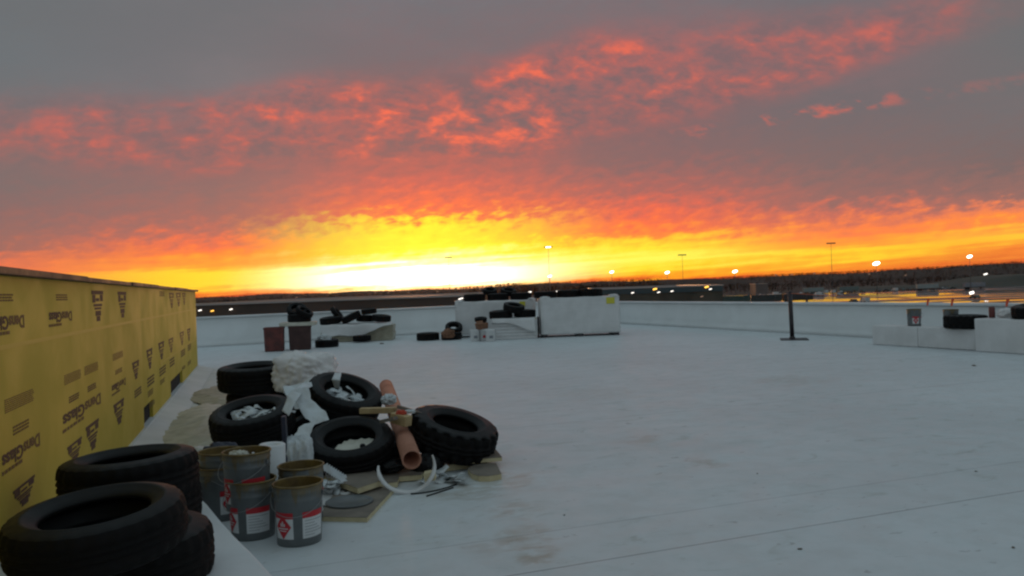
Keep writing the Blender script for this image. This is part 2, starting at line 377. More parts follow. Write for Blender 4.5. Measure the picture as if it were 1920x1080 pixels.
# roof outline: far parapet and right-hand parapet meet at CORNER
FS, RS = .50, -.40
FARP = Vector((-9.36, 27.0)); RIGHTP = Vector((9.35, 20.4))
cy = (FARP.y + FS * (RIGHTP.x - RS * RIGHTP.y - FARP.x)) / (1 - FS * RS)
CORNER = Vector((RIGHTP.x + RS * (cy - RIGHTP.y), cy))
FL = Vector((-34, FARP.y + FS * (-34 - FARP.x))); RB = Vector((RIGHTP.x + RS * (-16 - RIGHTP.y), -16)); LB = Vector((-34, -16))
b = MB(); b.prism([(LB.x, LB.y), (RB.x, RB.y), (CORNER.x, CORNER.y), (FL.x, FL.y)], GZ + .3, 0)
structure(b.obj('roof', roof_material()))
def parapet(p, q, inward, label, PH):
    t = thing('parapet_wall', label, 'parapet wall', (p.x, p.y, 0), (0, 0, math.atan2(q.y - p.y, q.x - p.x)))
    L = (q - p).length; th = .34
    b = MB(); sgn = inward
    # wall, slightly battered membrane face with a cant at its foot; local x runs along the wall, inside face at y = 0
    prof = [(sgn * .16, .0), (sgn * .05, .11), (sgn * .0, .22), (0, PH - .03), (-sgn * th, PH - .03), (-sgn * th, 0)]
    n = 60
    rows = []
    for i in range(n + 1):
        x = L * i / n
        rows.append([b.bm.verts.new((x, y + (sgn * .012 * noise.noise(Vector((x * .9, z * 2, 3))) if 0 < k < 4 else 0), z)) for k, (y, z) in enumerate(prof)])
    for A, B in zip(rows, rows[1:]):
        for k in range(len(prof)):
            k2 = (k + 1) % len(prof); f = b.bm.faces.new([A[k], A[k2], B[k2], B[k]]); f.smooth = k < 3
    b.bm.faces.new(rows[0]); b.bm.faces.new(rows[-1])
    b.obj('wall', M['parapet'], t)
    b = MB(); k = 0; x = 0.0
    while x < L - .05:
        e = min(x + 3.0, L)
        b.box(((x + e) / 2, -sgn * th / 2, PH), (e - x - .006, th + .07, .055 + .004 * (k % 2))); x = e; k += 1
    b.obj('coping', M['membrane'], t, bevel=.012)
    return t
parapet(FL, CORNER, -1, 'white membrane covered parapet closing the far side of the roof', .97)
parapet(RB, CORNER, 1, 'white membrane covered parapet along the right side, behind the steel post', .865)

# ------------------------------------------------------------------ yellow sheathed wall
WD = Vector((-.32, 1, 0)).normalized(); WN = Vector((WD.y, -WD.x, 0)); W0 = Vector((-1.38, 0, 0))
WROT = (0, 0, math.atan2(WD.y, WD.x))
def wallpt(px, py):
    r = ray(px, py); o = Vector((0, 0, EYE)); t = (W0 - o).dot(WN) / r.dot(WN); p = o + r * t
    return ((p - W0).dot(WD), p.z)                       # distance along the wall, height
S0, S1, TH = -3.0, wallpt(368, 600)[0], .32
ZB, ZS, ZT = .10, 1.375, 1.765
yw = thing('sheathed_wall', 'long yellow sheathed wall printed with dark lettering, timber cap on top', 'wall', W0, WROT)
def wb(b, s0, s1, z0, z1, y0=0.0, y1=TH): return b.box(((s0 + s1) / 2, (y0 + y1) / 2, (z0 + z1) / 2), (s1 - s0, y1 - y0, z1 - z0))
n1 = (wallpt(320, 722)[0], wallpt(342, 707)[0]); n2 = (wallpt(270, 782)[0], wallpt(287, 768)[0])
b = MB(); wb(b, S0, S1, ZS + .002, ZT); b.obj('upper_panel', M['yellow'], yw)
b = MB(); zn = .33
wb(b, S0, S1, zn, ZS - .002)
for a, e in ((S0, n2[0]), (n2[1], n1[0]), (n1[1], S1)): wb(b, a, e, ZB, zn)
b.obj('lower_panel', M['yellow'], yw)
b = MB(); 
for a, e in ((n1), (n2)): wb(b, a + .002, e - .002, ZB + .002, zn - .002, .04, TH - .01)
b.obj('scupper_dark_fill', M['dark'], yw)  # near-black fill paints the shade inside the scupper openings
b = MB()
wb(b, S0, S1, ZS - .013, ZS + .013, -.003, -.001); wb(b, wallpt(300, 690)[0], S1, .70, .722, -.003, -.001)
b.obj('joint_tape', M['tape'], yw)
b = MB(); x = S0; k = 0
while x < S1 + .05:
    e = min(x + 2.4, S1 + .08); wb(b, x, e - .005, ZT + .001, ZT + .038 + .004 * (k % 2), -.05 - .012 * (k % 2), TH + .05); x = e; k += 1
b.obj('timber_cap', M['nailer'], yw, bevel=.006)
b = MB(); wb(b, S0, S1 + .02, 0, ZB, -.03, TH + .02)
b.face([(S0, -.03, .09), (S1, -.03, .09), (S1, -.34, .006), (S0, -.34, .006)])
b.obj('base_flashing', M['membrane'], yw)
rnd = random.Random(5)
def printed(kind, px0, py0, px1, py1, faint=False):
    """one printed mark, spanning these measured spots of the wall"""
    pm = (px0 + px1) / 2; s0 = wallpt(px0, (py0 + py1) / 2)[0]; s1 = wallpt(px1, (py0 + py1) / 2)[0]
    z1 = wallpt(pm, py0)[1]; z0 = wallpt(pm, py1)[1]
    b = MB(); y0, y1 = -.0022, -.0008
    wdt, h = s1 - s0, z1 - z0
    def r(a, e, zz0, zz1): wb(b, s0 + wdt * a, s0 + wdt * e, z0 + h * zz0, z0 + h * zz1, y0, y1)
    if kind == 'lines':
        n = 7
        for i in range(n):
            zz = 1 - (i + .5) / n; x = 0
            while x < .97:
                l = rnd.uniform(.05, .16); e = min(x + l, 1 - rnd.uniform(0, .06)); 
                if e > x: r(x, e, zz - .035, zz + .03)
                x += l + .02
    elif kind == 'small':
        for i in range(3):
            zz = 1 - (i + .5) / 3; x = 0
            while x < .95: l = rnd.uniform(.08, .2); r(x, min(1, x + l), zz - .10, zz + .10); x += l + .04
    elif kind == 'logo':
        # the boards were hung upside down: two-tone wordmark turned on its head, short second line under it
        x = 0
        while x < .5: l = rnd.uniform(.04, .09); r(x, x + l, .02, .20); x += l + .02
        for txt, a, e, mk in (('Glass', .01, .52, 'ink'), ('Dens', .53, .99, 'ink_faint' if not faint else 'ink_faint')):
            cv = bpy.data.curves.new('t', 'FONT'); cv.body = txt; cv.offset = .035; cv.size = 1; cv.fill_mode = 'BOTH'; cv.extrude = .004; cv.resolution_u = 3
            to = bpy.data.objects.new('t', cv); me = bpy.data.meshes.new_from_object(to); bpy.data.objects.remove(to)
            xs = [v.co.x for v in me.vertices]; ys = [v.co.y for v in me.vertices]
            for v in me.vertices:
                f, g_ = (v.co.x - min(xs)) / (max(xs) - min(xs)), (v.co.y - min(ys)) / (max(ys) - min(ys))
                v.co = (s0 + wdt * (e - (e - a) * f), -.0015 - v.co.z * .12, z0 + h * (1 - .74 * g_))
            me.materials.clear(); me.materials.append(M[mk]); to = bpy.data.objects.new('printed_wordmark', me); C.objects.link(to); to.parent = yw
    else:
        # tapering badge
        for (a, e, zz0, zz1) in ((.0, 1, .88, 1), (.06, .30, .62, .87), (.70, .95, .66, .87), (.34, .62, .66, .76), (.14, .86, .50, .58), (.22, .78, .40, .47), (.28, .74, .2, .36), (.36, .66, .03, .19)): r(a, e, zz0, zz1)
    if kind == 'logo': b.obj('printed_line', M['ink_faint'], yw); return
    o = b.obj({'lines': 'printed_paragraph', 'small': 'printed_line', 'logo': 'printed_wordmark', 'badge': 'printed_badge'}[kind], M['ink_faint'] if faint else M['ink'], yw)
for a in (('small', -8, 550, 24, 566, 1), ('small', 105, 551, 126, 564, 1), ('logo', -22, 592, 46, 628, 1), ('logo', 91, 584, 135, 611, 0),
          ('badge', 172, 545, 194, 604, 0), ('badge', 221, 547, 237, 597, 0), ('small', 299, 546, 308, 556, 1), ('badge', 317, 549, 326, 578, 1), ('badge', 330, 549, 339, 575, 1), ('badge', 342, 549, 348, 572, 1),
          ('lines', 8, 738, 64, 764, 1), ('lines', 120, 697, 152, 716, 1), ('lines', 158, 682, 184, 699, 1), ('lines', 211, 660, 231, 673, 1),
          ('small', 24, 791, 54, 810, 1), ('small', 129, 739, 148, 752, 0), ('small', 164, 720, 180, 732, 0), ('small', 216, 691, 229, 700, 1),
          ('logo', 2, 832, 76, 869, 0), ('logo', 116, 757, 190, 789, 0), ('logo', 209, 715, 236, 735, 0), ('logo', -30, 700, -5, 760, 0),
          ('badge', 24, 905, 66, 948, 0), ('badge', 126, 828, 154, 868, 0), ('badge', 161, 792, 186, 845, 0), ('badge', 213, 752, 233, 797, 0),
          ('badge', 248, 677, 261, 712, 0), ('badge', 275, 654, 286, 693, 0), ('badge', 297, 641, 308, 675, 0), ('badge', 316, 634, 325, 662, 1), ('badge', 337, 622, 345, 648, 1), ('badge', 351, 616, 357, 640, 0),
          ('small', 252, 727, 265, 743, 0), ('small', 276, 704, 289, 723, 0), ('small', 299, 686, 311, 703, 0), ('small', 318, 670, 327, 687, 0), ('small', 339, 655, 347, 668, 0), ('small', 352, 645, 358, 657, 0), ('small', 277, 730, 287, 742, 1), ('small', 300, 710, 309, 719, 1), ('small', 352, 676, 358, 684, 1), ('small', 279, 752, 290, 762, 1), ('small', 341, 686, 347, 693, 1)):
    printed(*a)

# white wrapped bundle that carries the near tyres
e0, e1 = G(352, 907, .29), G(517, 1082, .29)
dl = (e0 - e1).normalized()
q = [e1 - dl * 1.6, e0 + dl * .55]
left = [Vector((q[1].x - .72, q[1].y - .12)), Vector((q[0].x - 1.55, q[0].y - .6))]
b = MB(); b.prism([(q[0].x, q[0].y), (q[1].x, q[1].y), (left[0].x, left[0].y), (left[1].x, left[1].y)], .001, .29)
bmesh.ops.subdivide_edges(b.bm, edges=b.bm.edges[:], cuts=10, use_grid_fill=True)
for v in b.bm.verts: v.co += Vector((noise.noise(v.co * 3), noise.noise(v.co * 3 + Vector((9, 0, 0))), noise.noise(v.co * 2.2 + Vector((0, 9, 0))) * (1 if v.co.z > .1 else 0))) * .010
tag(b.obj('wrapped_bundle', M['membrane'], bevel=.02, smooth=False), 'white wrapped bundle at the foot of the yellow wall, carrying the nearest tyres', 'bundle')

# ------------------------------------------------------------------ tyres
def tyre_proto(name, Ro, Wd, ri, lug, seg=120, per=4):
    t = bpy.data.objects.new(name, None); C.objects.link(t); h = Wd / 2
    gz = h * .30
    tread = [(Ro - .018, -h + .008), (Ro - .006, -h + .03), (Ro, -gz - .012), (Ro - .008, -gz - .008), (Ro - .008, -gz + .008), (Ro, -gz + .012),
             (Ro + .001, -.014), (Ro - .008, -.010), (Ro - .008, .010), (Ro + .001, .014), (Ro, gz - .012), (Ro - .008, gz - .008), (Ro - .008, gz + .008), (Ro, gz + .012), (Ro - .006, h - .03), (Ro - .018, h - .008)]
    def rf(k, i, r, z):
        side = min(k, 15 - k)
        cut = (i + (per // 2 if k > 7 else 0)) % per < per // 2
        if side <= 3 and cut: return r - lug * (1.0 if side < 3 else .6), z * (1 - (.06 if side < 2 else 0) * (lug > .01))
        if 3 < side and (i + k // 4) % per == 0: return r - lug * .5, z
        return r, z
    b = MB(); b.lathe(tread, seg, rfun=rf); o = b.obj('tread', M['rubber'], t, normals=False)
    for sg in (1, -1):
        prof = [(Ro - .018, h - .008), (Ro - .035, h + .001), (Ro - .07, h + .008), (ri + .075, h + .010), (ri + .066, h + .014), (ri + .056, h + .008), (ri + .03, h - .006), (ri + .008, h - .016), (ri, h - .028), (ri + .004, h - .042), (ri + .05, h - .035), (ri + .10, h - .028), (Ro - .035, h - .045), (Ro - .026, 0)]
        b = MB()
        def rs(k, i, r, z):
            if k == 0: return rf(0 if sg < 0 else 15, i, r, z)
            if k == 1: return r, z
            return r, z
        b.lathe([(r, z * sg) for r, z in prof], seg, rfun=lambda k, i, r, z: ((r - lug * (((i + (per // 2 if sg > 0 else 0)) % per) < per // 2), z) if k == 0 else (r, z)))
        b.obj('sidewall', M['rubber_side'], t)
    return t
P_ROAD = tyre_proto('tyre', .375, .235, .215, .007)
P_LUG = tyre_proto('tyre', .415, .26, .21, .026, 120, 6)
P_THIN = tyre_proto('tyre', .375, .20, .225, .005)
used = {}
TYRES = []
def tyre(label, group, px=None, py=None, D=None, rot=(0, 0, 0), proto=P_ROAD, pos=None, s=1.0):
    if proto not in used: t = proto; used[proto] = 1
    else: t = copy_tree(proto)
    t.location = pos if pos is not None else U(px, py, D)
    t.rotation_mode = 'XYZ'; t.rotation_euler = rot; t.scale = (s, s, s)
    TYRES.append(t)
    return tag(t, label, 'tyre', group)
def tilt(right=0, near=0, spin=0):
    """degrees the right side / the side towards the roof's near end drops"""
    return (Matrix.Rotation(R(right), 3, 'Y') @ Matrix.Rotation(R(near), 3, 'X') @ Matrix.Rotation(R(spin), 3, 'Z')).to_euler()
gN = 'tyres stacked against the yellow wall'
tyre('worn tyre on top of the front stack, nearest the camera by the yellow wall', gN, 183, 992, 3.50, tilt(-2, 5, 20), proto=P_THIN, s=.98)
tyre('lowest tyre of the front stack, half hidden under the nearest tyre', gN, 236, 1044, 3.78, tilt(0, 1, 60), s=1.05)
tyre('upper tyre of the rear stack between the yellow wall and the grey pails', gN, 244, 893, 4.62, tilt(-2, 0, 140))
tyre('lower tyre of the rear stack on the white bundle', gN, 252, 945, 4.55, tilt(0, 0, 200), pos=Vector((U(250, 950, 4.66).x, 4.66, .41)))
gP = 'tyres in the scrap heap'
def on(px, D, z): 
    r = ray(px, 560); p = Vector((0, 0, EYE)) + r * D; return Vector((p.x, p.y, z))
tyre('tyre lying flat at the back of the heap, white bag over its right half', gP, 478, 707, 9.4, tilt(0, 3, 10), s=1.13)
tyre('tyre in the middle of the stack under the bag-covered one', gP, pos=on(480, 9.45, .365), rot=tilt(0, 0, 50))
tyre('bottom tyre of the stack under the bag-covered one', gP, pos=on(478, 9.5, .12), rot=tilt(0, 0, 90))
tyre('tilted tyre filled with torn white scraps, just above the pails', gP, 474, 789, 7.25, tilt(-3, 14, 30))
tyre('tyre under the one filled with torn white scraps', gP, pos=on(492, 7.75, .12), rot=tilt(0, 0, 70), proto=P_THIN)
tyre('dark tyre wedged behind the white strip at the centre of the heap', gP, 556, 792, 7.95, tilt(-22, 12, 0), proto=P_THIN)
tyre('tyre propped with its right side low and white scrap in its middle', gP, 645, 748, 7.9, tilt(20, 16, 15))
tyre('flat tyre beneath the propped one behind the cardboard tube', gP, pos=on(640, 8.3, .12), rot=tilt(0, 0, 15))
tyre('tilted tyre with rubbish inside it, in front of the propped tyre', gP, 657, 838, 7.0, tilt(2, 19, 45), s=1.02)
tyre('deep lugged tyre leaning to the right of the cardboard tube', gP, 849, 814, 7.35, tilt(17, 9, 0), proto=P_LUG)

# ------------------------------------------------------------------ grey pails
def arc_sheet(b, r, a0, a1, z0, z1, taper=0.0, n=14, zs=None):
    vs_ = []
    for i in range(n + 1):
        a = a0 + (a1 - a0) * i / n
        vs_.append([b.bm.verts.new(((r + taper * z) * math.cos(a), (r + taper * z) * math.sin(a), z)) for z in (z0, z1)])
    for A, B in zip(vs_, vs_[1:]):
        f = b.bm.faces.new([A[0], B[0], B[1], A[1]]); f.smooth = True; f.material_index = b.mi
def pail_proto():
    t = bpy.data.objects.new('pail', None); C.objects.link(t)
    r0, tp, H = .134, .045, .37
    R_ = lambda z: r0 + tp * z
    b = MB(); prof = [(.0, .004), (r0 - .012, .004), (r0, .0), (r0 + .002, .012), (R_(.27), .27), (R_(.275) + .004, .276), (R_(.285), .284), (R_(.318), .318), (R_(.323) + .004, .324), (R_(.33), .331), (R_(H - .01), H - .01)]
    b.lathe(prof, 48); b.obj('body', M['steel'], t, smooth=True)
    b = MB(); b.lathe([(R_(H) - .001, H - .011), (R_(H) + .006, H - .008), (R_(H) + .007, H), (R_(H) + .001, H + .004), (R_(H) - .006, H), (R_(H) - .006, H - .010)], 48, closed=True); b.obj('rim', M['residue'], t, smooth=True)
    b = MB(); b.lathe([(R_(H) - .007, H - .006), (R_(.2) - .006, .2), (R_(.06) - .007, .06), (r0 - .02, .045), (.05, .05), (.0, .048)], 40); b.obj('glue_lining', M['residue'], t, smooth=True)
    for a0, wdt, dia in ((R(-122), R(56), True), (R(-40), R(62), False), (R(95), R(70), False)):
        b = MB(); arc_sheet(b, r0 + .0015, a0 - wdt / 2, a0 + wdt / 2, .05, .175, tp); lb = b.obj('label', M['label_white'], t, normals=False)
        b = MB(); arc_sheet(b, r0 + .0015, a0 - wdt / 2, a0 + wdt / 2, .1755, .212, tp); b.obj('red_band', M['label_red'], lb, normals=False)
        b = MB()
        if dia:
            # red diamond warning mark with pale flame bar and lettering stroke
            n = 12; c0 = .125; hh = .075; top = []; bot = []
            for i in range(n + 1):
                f = i / n; a = a0 + (f - .5) * wdt * .82; k = 1 - abs(2 * f - 1); r_ = r0 + .003
                top.append(b.bm.verts.new(((r_ + tp * (c0 + hh * k)) * math.cos(a), (r_ + tp * (c0 + hh * k)) * math.sin(a), c0 + hh * k)))
                bot.append(b.bm.verts.new(((r_ + tp * (c0 - hh * k)) * math.cos(a), (r_ + tp * (c0 - hh * k)) * math.sin(a), c0 - hh * k - .0001)))
            for i in range(n):
                fs = [bot[i], bot[i + 1], top[i + 1], top[i]]; b.bm.faces.new(fs)
            b.obj('hazard_diamond', M['label_red'], lb, normals=False)
            b = MB()
            arc_sheet(b, r0 + .0045, a0 - R(15), a0 + R(15), .113, .119, tp); arc_sheet(b, r0 + .0045, a0 - R(10), a0 + R(10), .099, .104, tp)
            for dx, zz0, zz1 in ((-5, .128, .148), (0, .128, .160), (5, .128, .146)): arc_sheet(b, r0 + .0045, a0 + R(dx - 1.6), a0 + R(dx + 1.6), zz0, zz1, tp, 3)
            b.obj('diamond_print', M['label_white'], lb, normals=False)
        else:
            for i in range(6):
                z = .160 - i * .018; arc_sheet(b, r0 + .003, a0 - wdt * .42, a0 + wdt * (.42 - .13 * ((i * 7) % 4)), z - .0035, z, tp, 8)
            b.obj('fine_print', M['print'], lb, normals=False)
    b = MB()
    for a in (0, math.pi):
        b = MB(); b.box(((R_(.30) + .006) * math.cos(a), 0, .30), (.012, .03, .03)); b.obj('handle_lug', M['steel'], t, bevel=.003)
    b = MB(); pts = [((R_(.30) + .012) * math.cos(a), -.03 - .16 * math.sin(a) * 0 - .168 * math.sin(a), .30 - .10 * math.sin(a)) for a in (math.pi * i / 20 for i in range(21))]
    b.tube(pts, .0022, 6); b.obj('bail_handle', M['wire'], t)
    return t
PAIL = pail_proto(); PAIL_USED = []
def pail(label, group, pos, rz=0.0, s=1.0):
    if not PAIL_USED: t = PAIL; PAIL_USED.append(1)
    else: t = copy_tree(PAIL)
    t.location = pos; t.rotation_euler = (0, 0, rz); t.scale = (s,) * 3
    return tag(t, label, 'pail', group)
gB = 'grey pails beside the near tyres'
pail('grey pail in front of the others, red diamond warning label facing out', gB, on(546, 5.22, 0.0), R(5), 1.04)
pail('lower grey pail of the nested pair, its foot hidden by the white bundle', gB, on(460, 5.38, 0.0), R(-17), 1.03)
pail('grey pail nested in the top of another, yellow rags inside it', gB, on(452, 5.40, .185), R(-14), 1.03)
pail('yellow rimmed grey pail directly behind the diamond labelled one', gB, on(553, 5.62, 0.03), R(40), 1.03)
pail('lower grey pail squeezed between the near tyres and the nested pair', gB, on(400, 5.85, 0.0), R(80), 1.03)
pail('upper pail of the pair squeezed against the near tyres', gB, on(404, 5.88, .10), R(130), 1.03)

# ------------------------------------------------------------------ scraps, sheets and offcuts
def sheet(name, mat_, grid, label, cat, amp_=.02, fr=6.0, nu=26, nv=18, group=None, seed=0.0, thick=.003):
    m, n = len(grid), len(grid[0]); b = MB(); V = []
    def samp(a, c):
        fa = a * (m - 1); i = min(int(fa), m - 2); fa -= i; fc = c * (n - 1); j = min(int(fc), n - 2); fc -= j
        fa = fa * fa * (3 - 2 * fa) * .5 + fa * .5; fc = fc * fc * (3 - 2 * fc) * .5 + fc * .5
        return (grid[i][j] * (1 - fa) * (1 - fc) + grid[i + 1][j] * fa * (1 - fc) + grid[i][j + 1] * (1 - fa) * fc + grid[i + 1][j + 1] * fa * fc)
    for i in range(nu + 1):
        row = []
        for j in range(nv + 1):
            a, c = i / nu, j / nv
            # ragged outline
            p = samp(min(1, max(0, a + .03 * noise.noise(Vector((c * 7 + seed, a * 7, 1))))), min(1, max(0, c + .03 * noise.noise(Vector((a * 7, c * 7 + seed, 5))))))
            q_ = p * fr + Vector((seed * 3.1, 0, 0))
            d = Vector((noise.noise(q_), noise.noise(q_ + Vector((7, 3, 1))), (1 - 2 * abs(noise.noise(q_ * .9 + Vector((2, 9, 4))))) + .5 * noise.noise(q_ * 2.7)))
            row.append(b.bm.verts.new(p + d * amp_))
        V.append(row)
    for i in range(nu):
        for j in range(nv):
            f = b.bm.faces.new([V[i][j], V[i + 1][j], V[i + 1][j + 1], V[i][j + 1]]); f.smooth = True
    o = b.obj(name, mat_)
    if thick:
        sm = o.modifiers.new('thickness', 'SOLIDIFY'); sm.thickness = thick
    return tag(o, label, cat, group)
def lump(name, mat_, c, size, label, cat, seed=0, rough=.22, fr=2.2, rot=None, group=None, sub=5, boxy=0.0, pleat=0.0):
    b = MB(); bmesh.ops.create_icosphere(b.bm, subdivisions=sub, radius=1)
    for v in b.bm.verts:
        if boxy: v.co = v.co.lerp(v.co / max(abs(v.co.x), abs(v.co.y), abs(v.co.z)), boxy) * .9
        q_ = v.co * fr + Vector((seed * 5.3, seed, 0))
        if pleat: an = math.atan2(v.co.y, v.co.x); v.co *= 1 + pleat * (abs(noise.noise(Vector((math.cos(an) * 4, math.sin(an) * 4, v.co.z * .8 + seed)))) - .2)
        d = noise.noise(q_) * .9 - .6 * abs(noise.noise(q_ * 2.1 + Vector((3, 1, 7)))) + .25 * noise.noise(q_ * 5)
        v.co *= 1 + rough * d
        if v.co.z < -.72: v.co.z = -.72
        v.co = Vector((v.co.x * size[0] / 2, v.co.y * size[1] / 2, v.co.z * size[2] / 2))
        if rot: v.co = rot.to_matrix() @ v.co
    o = b.obj(name, mat_, smooth=True); o.location = c
    return tag(o, label, cat, group)
def board(name, corners, th, label, group=None, facer=True, z=None):
    """flat foam offcut: corners are points of its top face"""
    t = thing(name, label, 'board', corners[0] - Vector((0, 0, th)), group=group)
    o = t.location
    n = len(corners)
    b = MB(); lo = [c_ - o - Vector((0, 0, th)) for c_ in corners]; hi = [c_ - o - Vector((0, 0, .0025)) for c_ in corners]
    a_ = [b.bm.verts.new(p) for p in lo]; d_ = [b.bm.verts.new(p) for p in hi]
    b.bm.faces.new(a_); b.bm.faces.new(d_)
    for i in range(n): b.bm.faces.new([a_[i], a_[(i + 1) % n], d_[(i + 1) % n], d_[i]])
    b.obj('foam_core', M['foam'], t)
    b = MB(); cc = sum((c_ for c_ in corners), Vector()) / n - o
    k = [c_ - o for c_ in corners]; k2 = [p - Vector((0, 0, .0022)) for p in k]
    a_ = [b.bm.verts.new(p + (p - cc).normalized() * .003) for p in k]; d_ = [b.bm.verts.new(p + (p - cc).normalized() * .003) for p in k2]
    b.bm.faces.new(a_); b.bm.faces.new(d_)
    for i in range(n): b.bm.faces.new([a_[i], a_[(i + 1) % n], d_[(i + 1) % n], d_[i]])
    b.obj('facer', M['facer'], t)
    return t
gO = 'foam board offcuts under the heap'
board('foam_offcut', [G(597, 968, .035), G(688, 970, .035), G(739, 915, .035), G(640, 905, .035)], .035, 'large brown faced foam offcut lying flat in front of the heap, round lid on it', gO)
board('foam_offcut', [G(608, 893, .10), G(671, 915, .10), G(719, 899, .10), G(690, 870, .10), G(630, 868, .10)], .045, 'cornered foam offcut pointing at the camera under the rubbish-filled tyre', gO)
board('foam_offcut', [G(748, 893, .055), G(790, 890, .055), G(800, 868, .055), G(752, 872, .055)], .045, 'short foam block in front of the mouth of the cardboard tube', gO)
board('foam_offcut', [G(700, 909, .05), G(745, 903, .05), G(752, 880, .05), G(708, 884, .05)], .045, 'narrow foam strip beside the white hoop under the heap', gO)
board('foam_offcut', [G(806, 876, .06), G(884, 866, .06), G(880, 845, .06), G(800, 848, .06)], .055, 'long foam offcut under the left part of the lugged tyre', gO)
board('foam_offcut', [G(868, 863, .095), G(941, 857, .095), G(926, 838, .095), G(850, 846, .095)], .035, 'foam offcut sticking out to the right under the lugged tyre', gO)
hp = [G(878, 885, .05)] + [G(910 + 31 * math.cos(a), 879 + 12 * math.sin(a), .05) for a in (R(150), R(120), R(90), R(60), R(30))][1:] + [G(941, 885, .05), G(925, 866, .05), G(886, 866, .05)]
hp = [G(877, 878, .05), G(884, 887, .05), G(898, 892, .05), G(918, 892, .05), G(940, 888, .05), G(930, 869, .05), G(898, 867, .05)]
board('foam_offcut', hp, .05, 'rounded foam offcut standing alone at the right edge of the heap', gO)
b = MB(); b.lathe([(0, .0), (.15, .0), (.155, .004), (.155, .012), (.148, .016), (.14, .010), (0, .009)], 40)
lid = b.obj('metal_disc', M['steel'], smooth=True); lid.location = G(655, 942, .036); lid.scale = (1.15, 1.15, 1)
tag(lid, 'round grey metal disc lying on the large foam offcut', 'disc')
def torn(c, rx, rz, n, label, seed, rot=None):
    rg = random.Random(seed); b = MB()
    for k in range(n):
        a = rg.uniform(0, 6.28); rad = rx * math.sqrt(rg.random()); p0 = Vector((rad * math.cos(a), rad * math.sin(a) * .8, rg.uniform(-.3, .4) * rz))
        h_ = rg.uniform(0, 6.28); d_ = Vector((math.cos(h_), math.sin(h_), rg.uniform(-.1, .7))).normalized(); L_ = rg.uniform(.13, .27); wv = Vector((-d_.y, d_.x, rg.uniform(-.3, .3))).normalized() * rg.uniform(.015, .06)
        V = []
        for i in range(7):
            f = i / 6; q_ = p0 + d_ * L_ * (f - .3) + Vector((0, 0, rz * .5 * math.sin(f * 3.1))) ; k_ = 1 - .5 * f * f
            V.append((b.bm.verts.new(q_ - wv * k_), b.bm.verts.new(q_ + wv * k_ + Vector((0, 0, .01 * math.sin(f * 9 + k))))))
        for A, B in zip(V, V[1:]): b.bm.faces.new([A[0], A[1], B[1], B[0]]).smooth = True
    if rot:
        for v in b.bm.verts: v.co = rot.to_matrix() @ v.co
    o = b.obj('torn_scraps', M['scrap']); o.location = c; o.modifiers.new('thickness', 'SOLIDIFY').thickness = .003
    return tag(o, label, 'scraps')
# cardboard tube
pa, pb = U(772, 862, 6.5), U(724, 724, 9.6)
tb = thing('cardboard_tube', 'long terracotta cardboard tube lying across the heap, open end towards the camera', 'tube', pa, (pb - pa).to_track_quat('Z', 'Y').to_euler())
Lt = (pb - pa).length
b = MB(); b.lathe([(.080, 0), (.080, Lt), (.068, Lt), (.068, 0)], 40, closed=True); b.obj('tube_shell', M['tube'], tb)
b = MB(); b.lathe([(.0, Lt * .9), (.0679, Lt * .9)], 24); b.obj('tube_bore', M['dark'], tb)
# white hoop: a flat strip bent round, one end tapering
b = MB(); n = 60; V = []
for i in range(n + 1):
    f = i / n; a = R(176 + 206 * f); k = .0165 * min(1, .35 + f * 5, .3 + (1 - f) * 4)
    V.append([b.bm.verts.new(((.225 + sg * k) * math.cos(a), (.205 + sg * k) * math.sin(a), (.025 * math.sin(f * 7) + .012 * math.sin(f * 19)) + sg * .008)) for sg in (-1, 1)])
for A, B in zip(V, V[1:]): b.bm.faces.new([A[0], B[0], B[1], A[1]]).smooth = True
ho = b.obj('plastic_hoop', M['film']); ho.modifiers.new('thickness', 'SOLIDIFY').thickness = .005
hc = U(762, 870, 6.42); ho.location = (hc.x, hc.y, .20); ho.rotation_euler = (R(68), R(0), R(4))
tag(ho, 'white plastic hoop loosely round the open end of the cardboard tube', 'hoop')
gS = 'white membrane scraps on the heap'
lump('plastic_bag', M['bag'], U(571, 699, 9.2), (.80, .66, .54), 'large crumpled white plastic bag over the rear tyre', 'plastic bag', 1, .24, 1.6, boxy=.28, pleat=.32)
sheet('membrane_strip', M['scrap'], [[U(528, 772, 7.1), U(541, 782, 7.05)], [U(540, 742, 7.2), U(556, 752, 7.15)], [U(562, 722, 7.6), U(572, 732, 7.5)], [U(598, 712, 7.9), U(602, 718, 7.9)]], 'short white strip bent over the left of the propped tyre', 'membrane scrap', .008, 8, 20, 6, gS, 1)
sheet('membrane_strip', M['scrap'], [[U(548, 734, 7.35), U(578, 727, 7.45)], [U(556, 762, 7.3), U(584, 750, 7.4)], [U(572, 784, 7.2), U(608, 772, 7.3)], [U(586, 797, 7.1), U(617, 790, 7.2)]], 'wide crumpled white strip hanging between the middle tyres', 'membrane scrap', .016, 9, 24, 12, gS, 2)
sheet('membrane_strip', M['scrap'], [[U(627, 700, 7.75), U(640, 699, 7.75)], [U(622, 712, 7.5), U(638, 713, 7.5)], [U(628, 728, 7.6), U(637, 729, 7.6)]], 'narrow white strip looped over the top of the propped tyre', 'membrane scrap', .006, 9, 14, 5, gS, 3)
lump('plastic_bag', M['scrap'], U(556, 850, 6.55), (.30, .26, .30), 'white bag slumped between the pails and the rubbish-filled tyre', 'plastic bag', 4, .12, 1.4, boxy=.3, pleat=.35)
torn(U(478, 795, 7.2), .21, .12, 46, 'bundle of torn white scraps inside the tilted tyre above the pails', 3, tilt(-3, 14, 0))
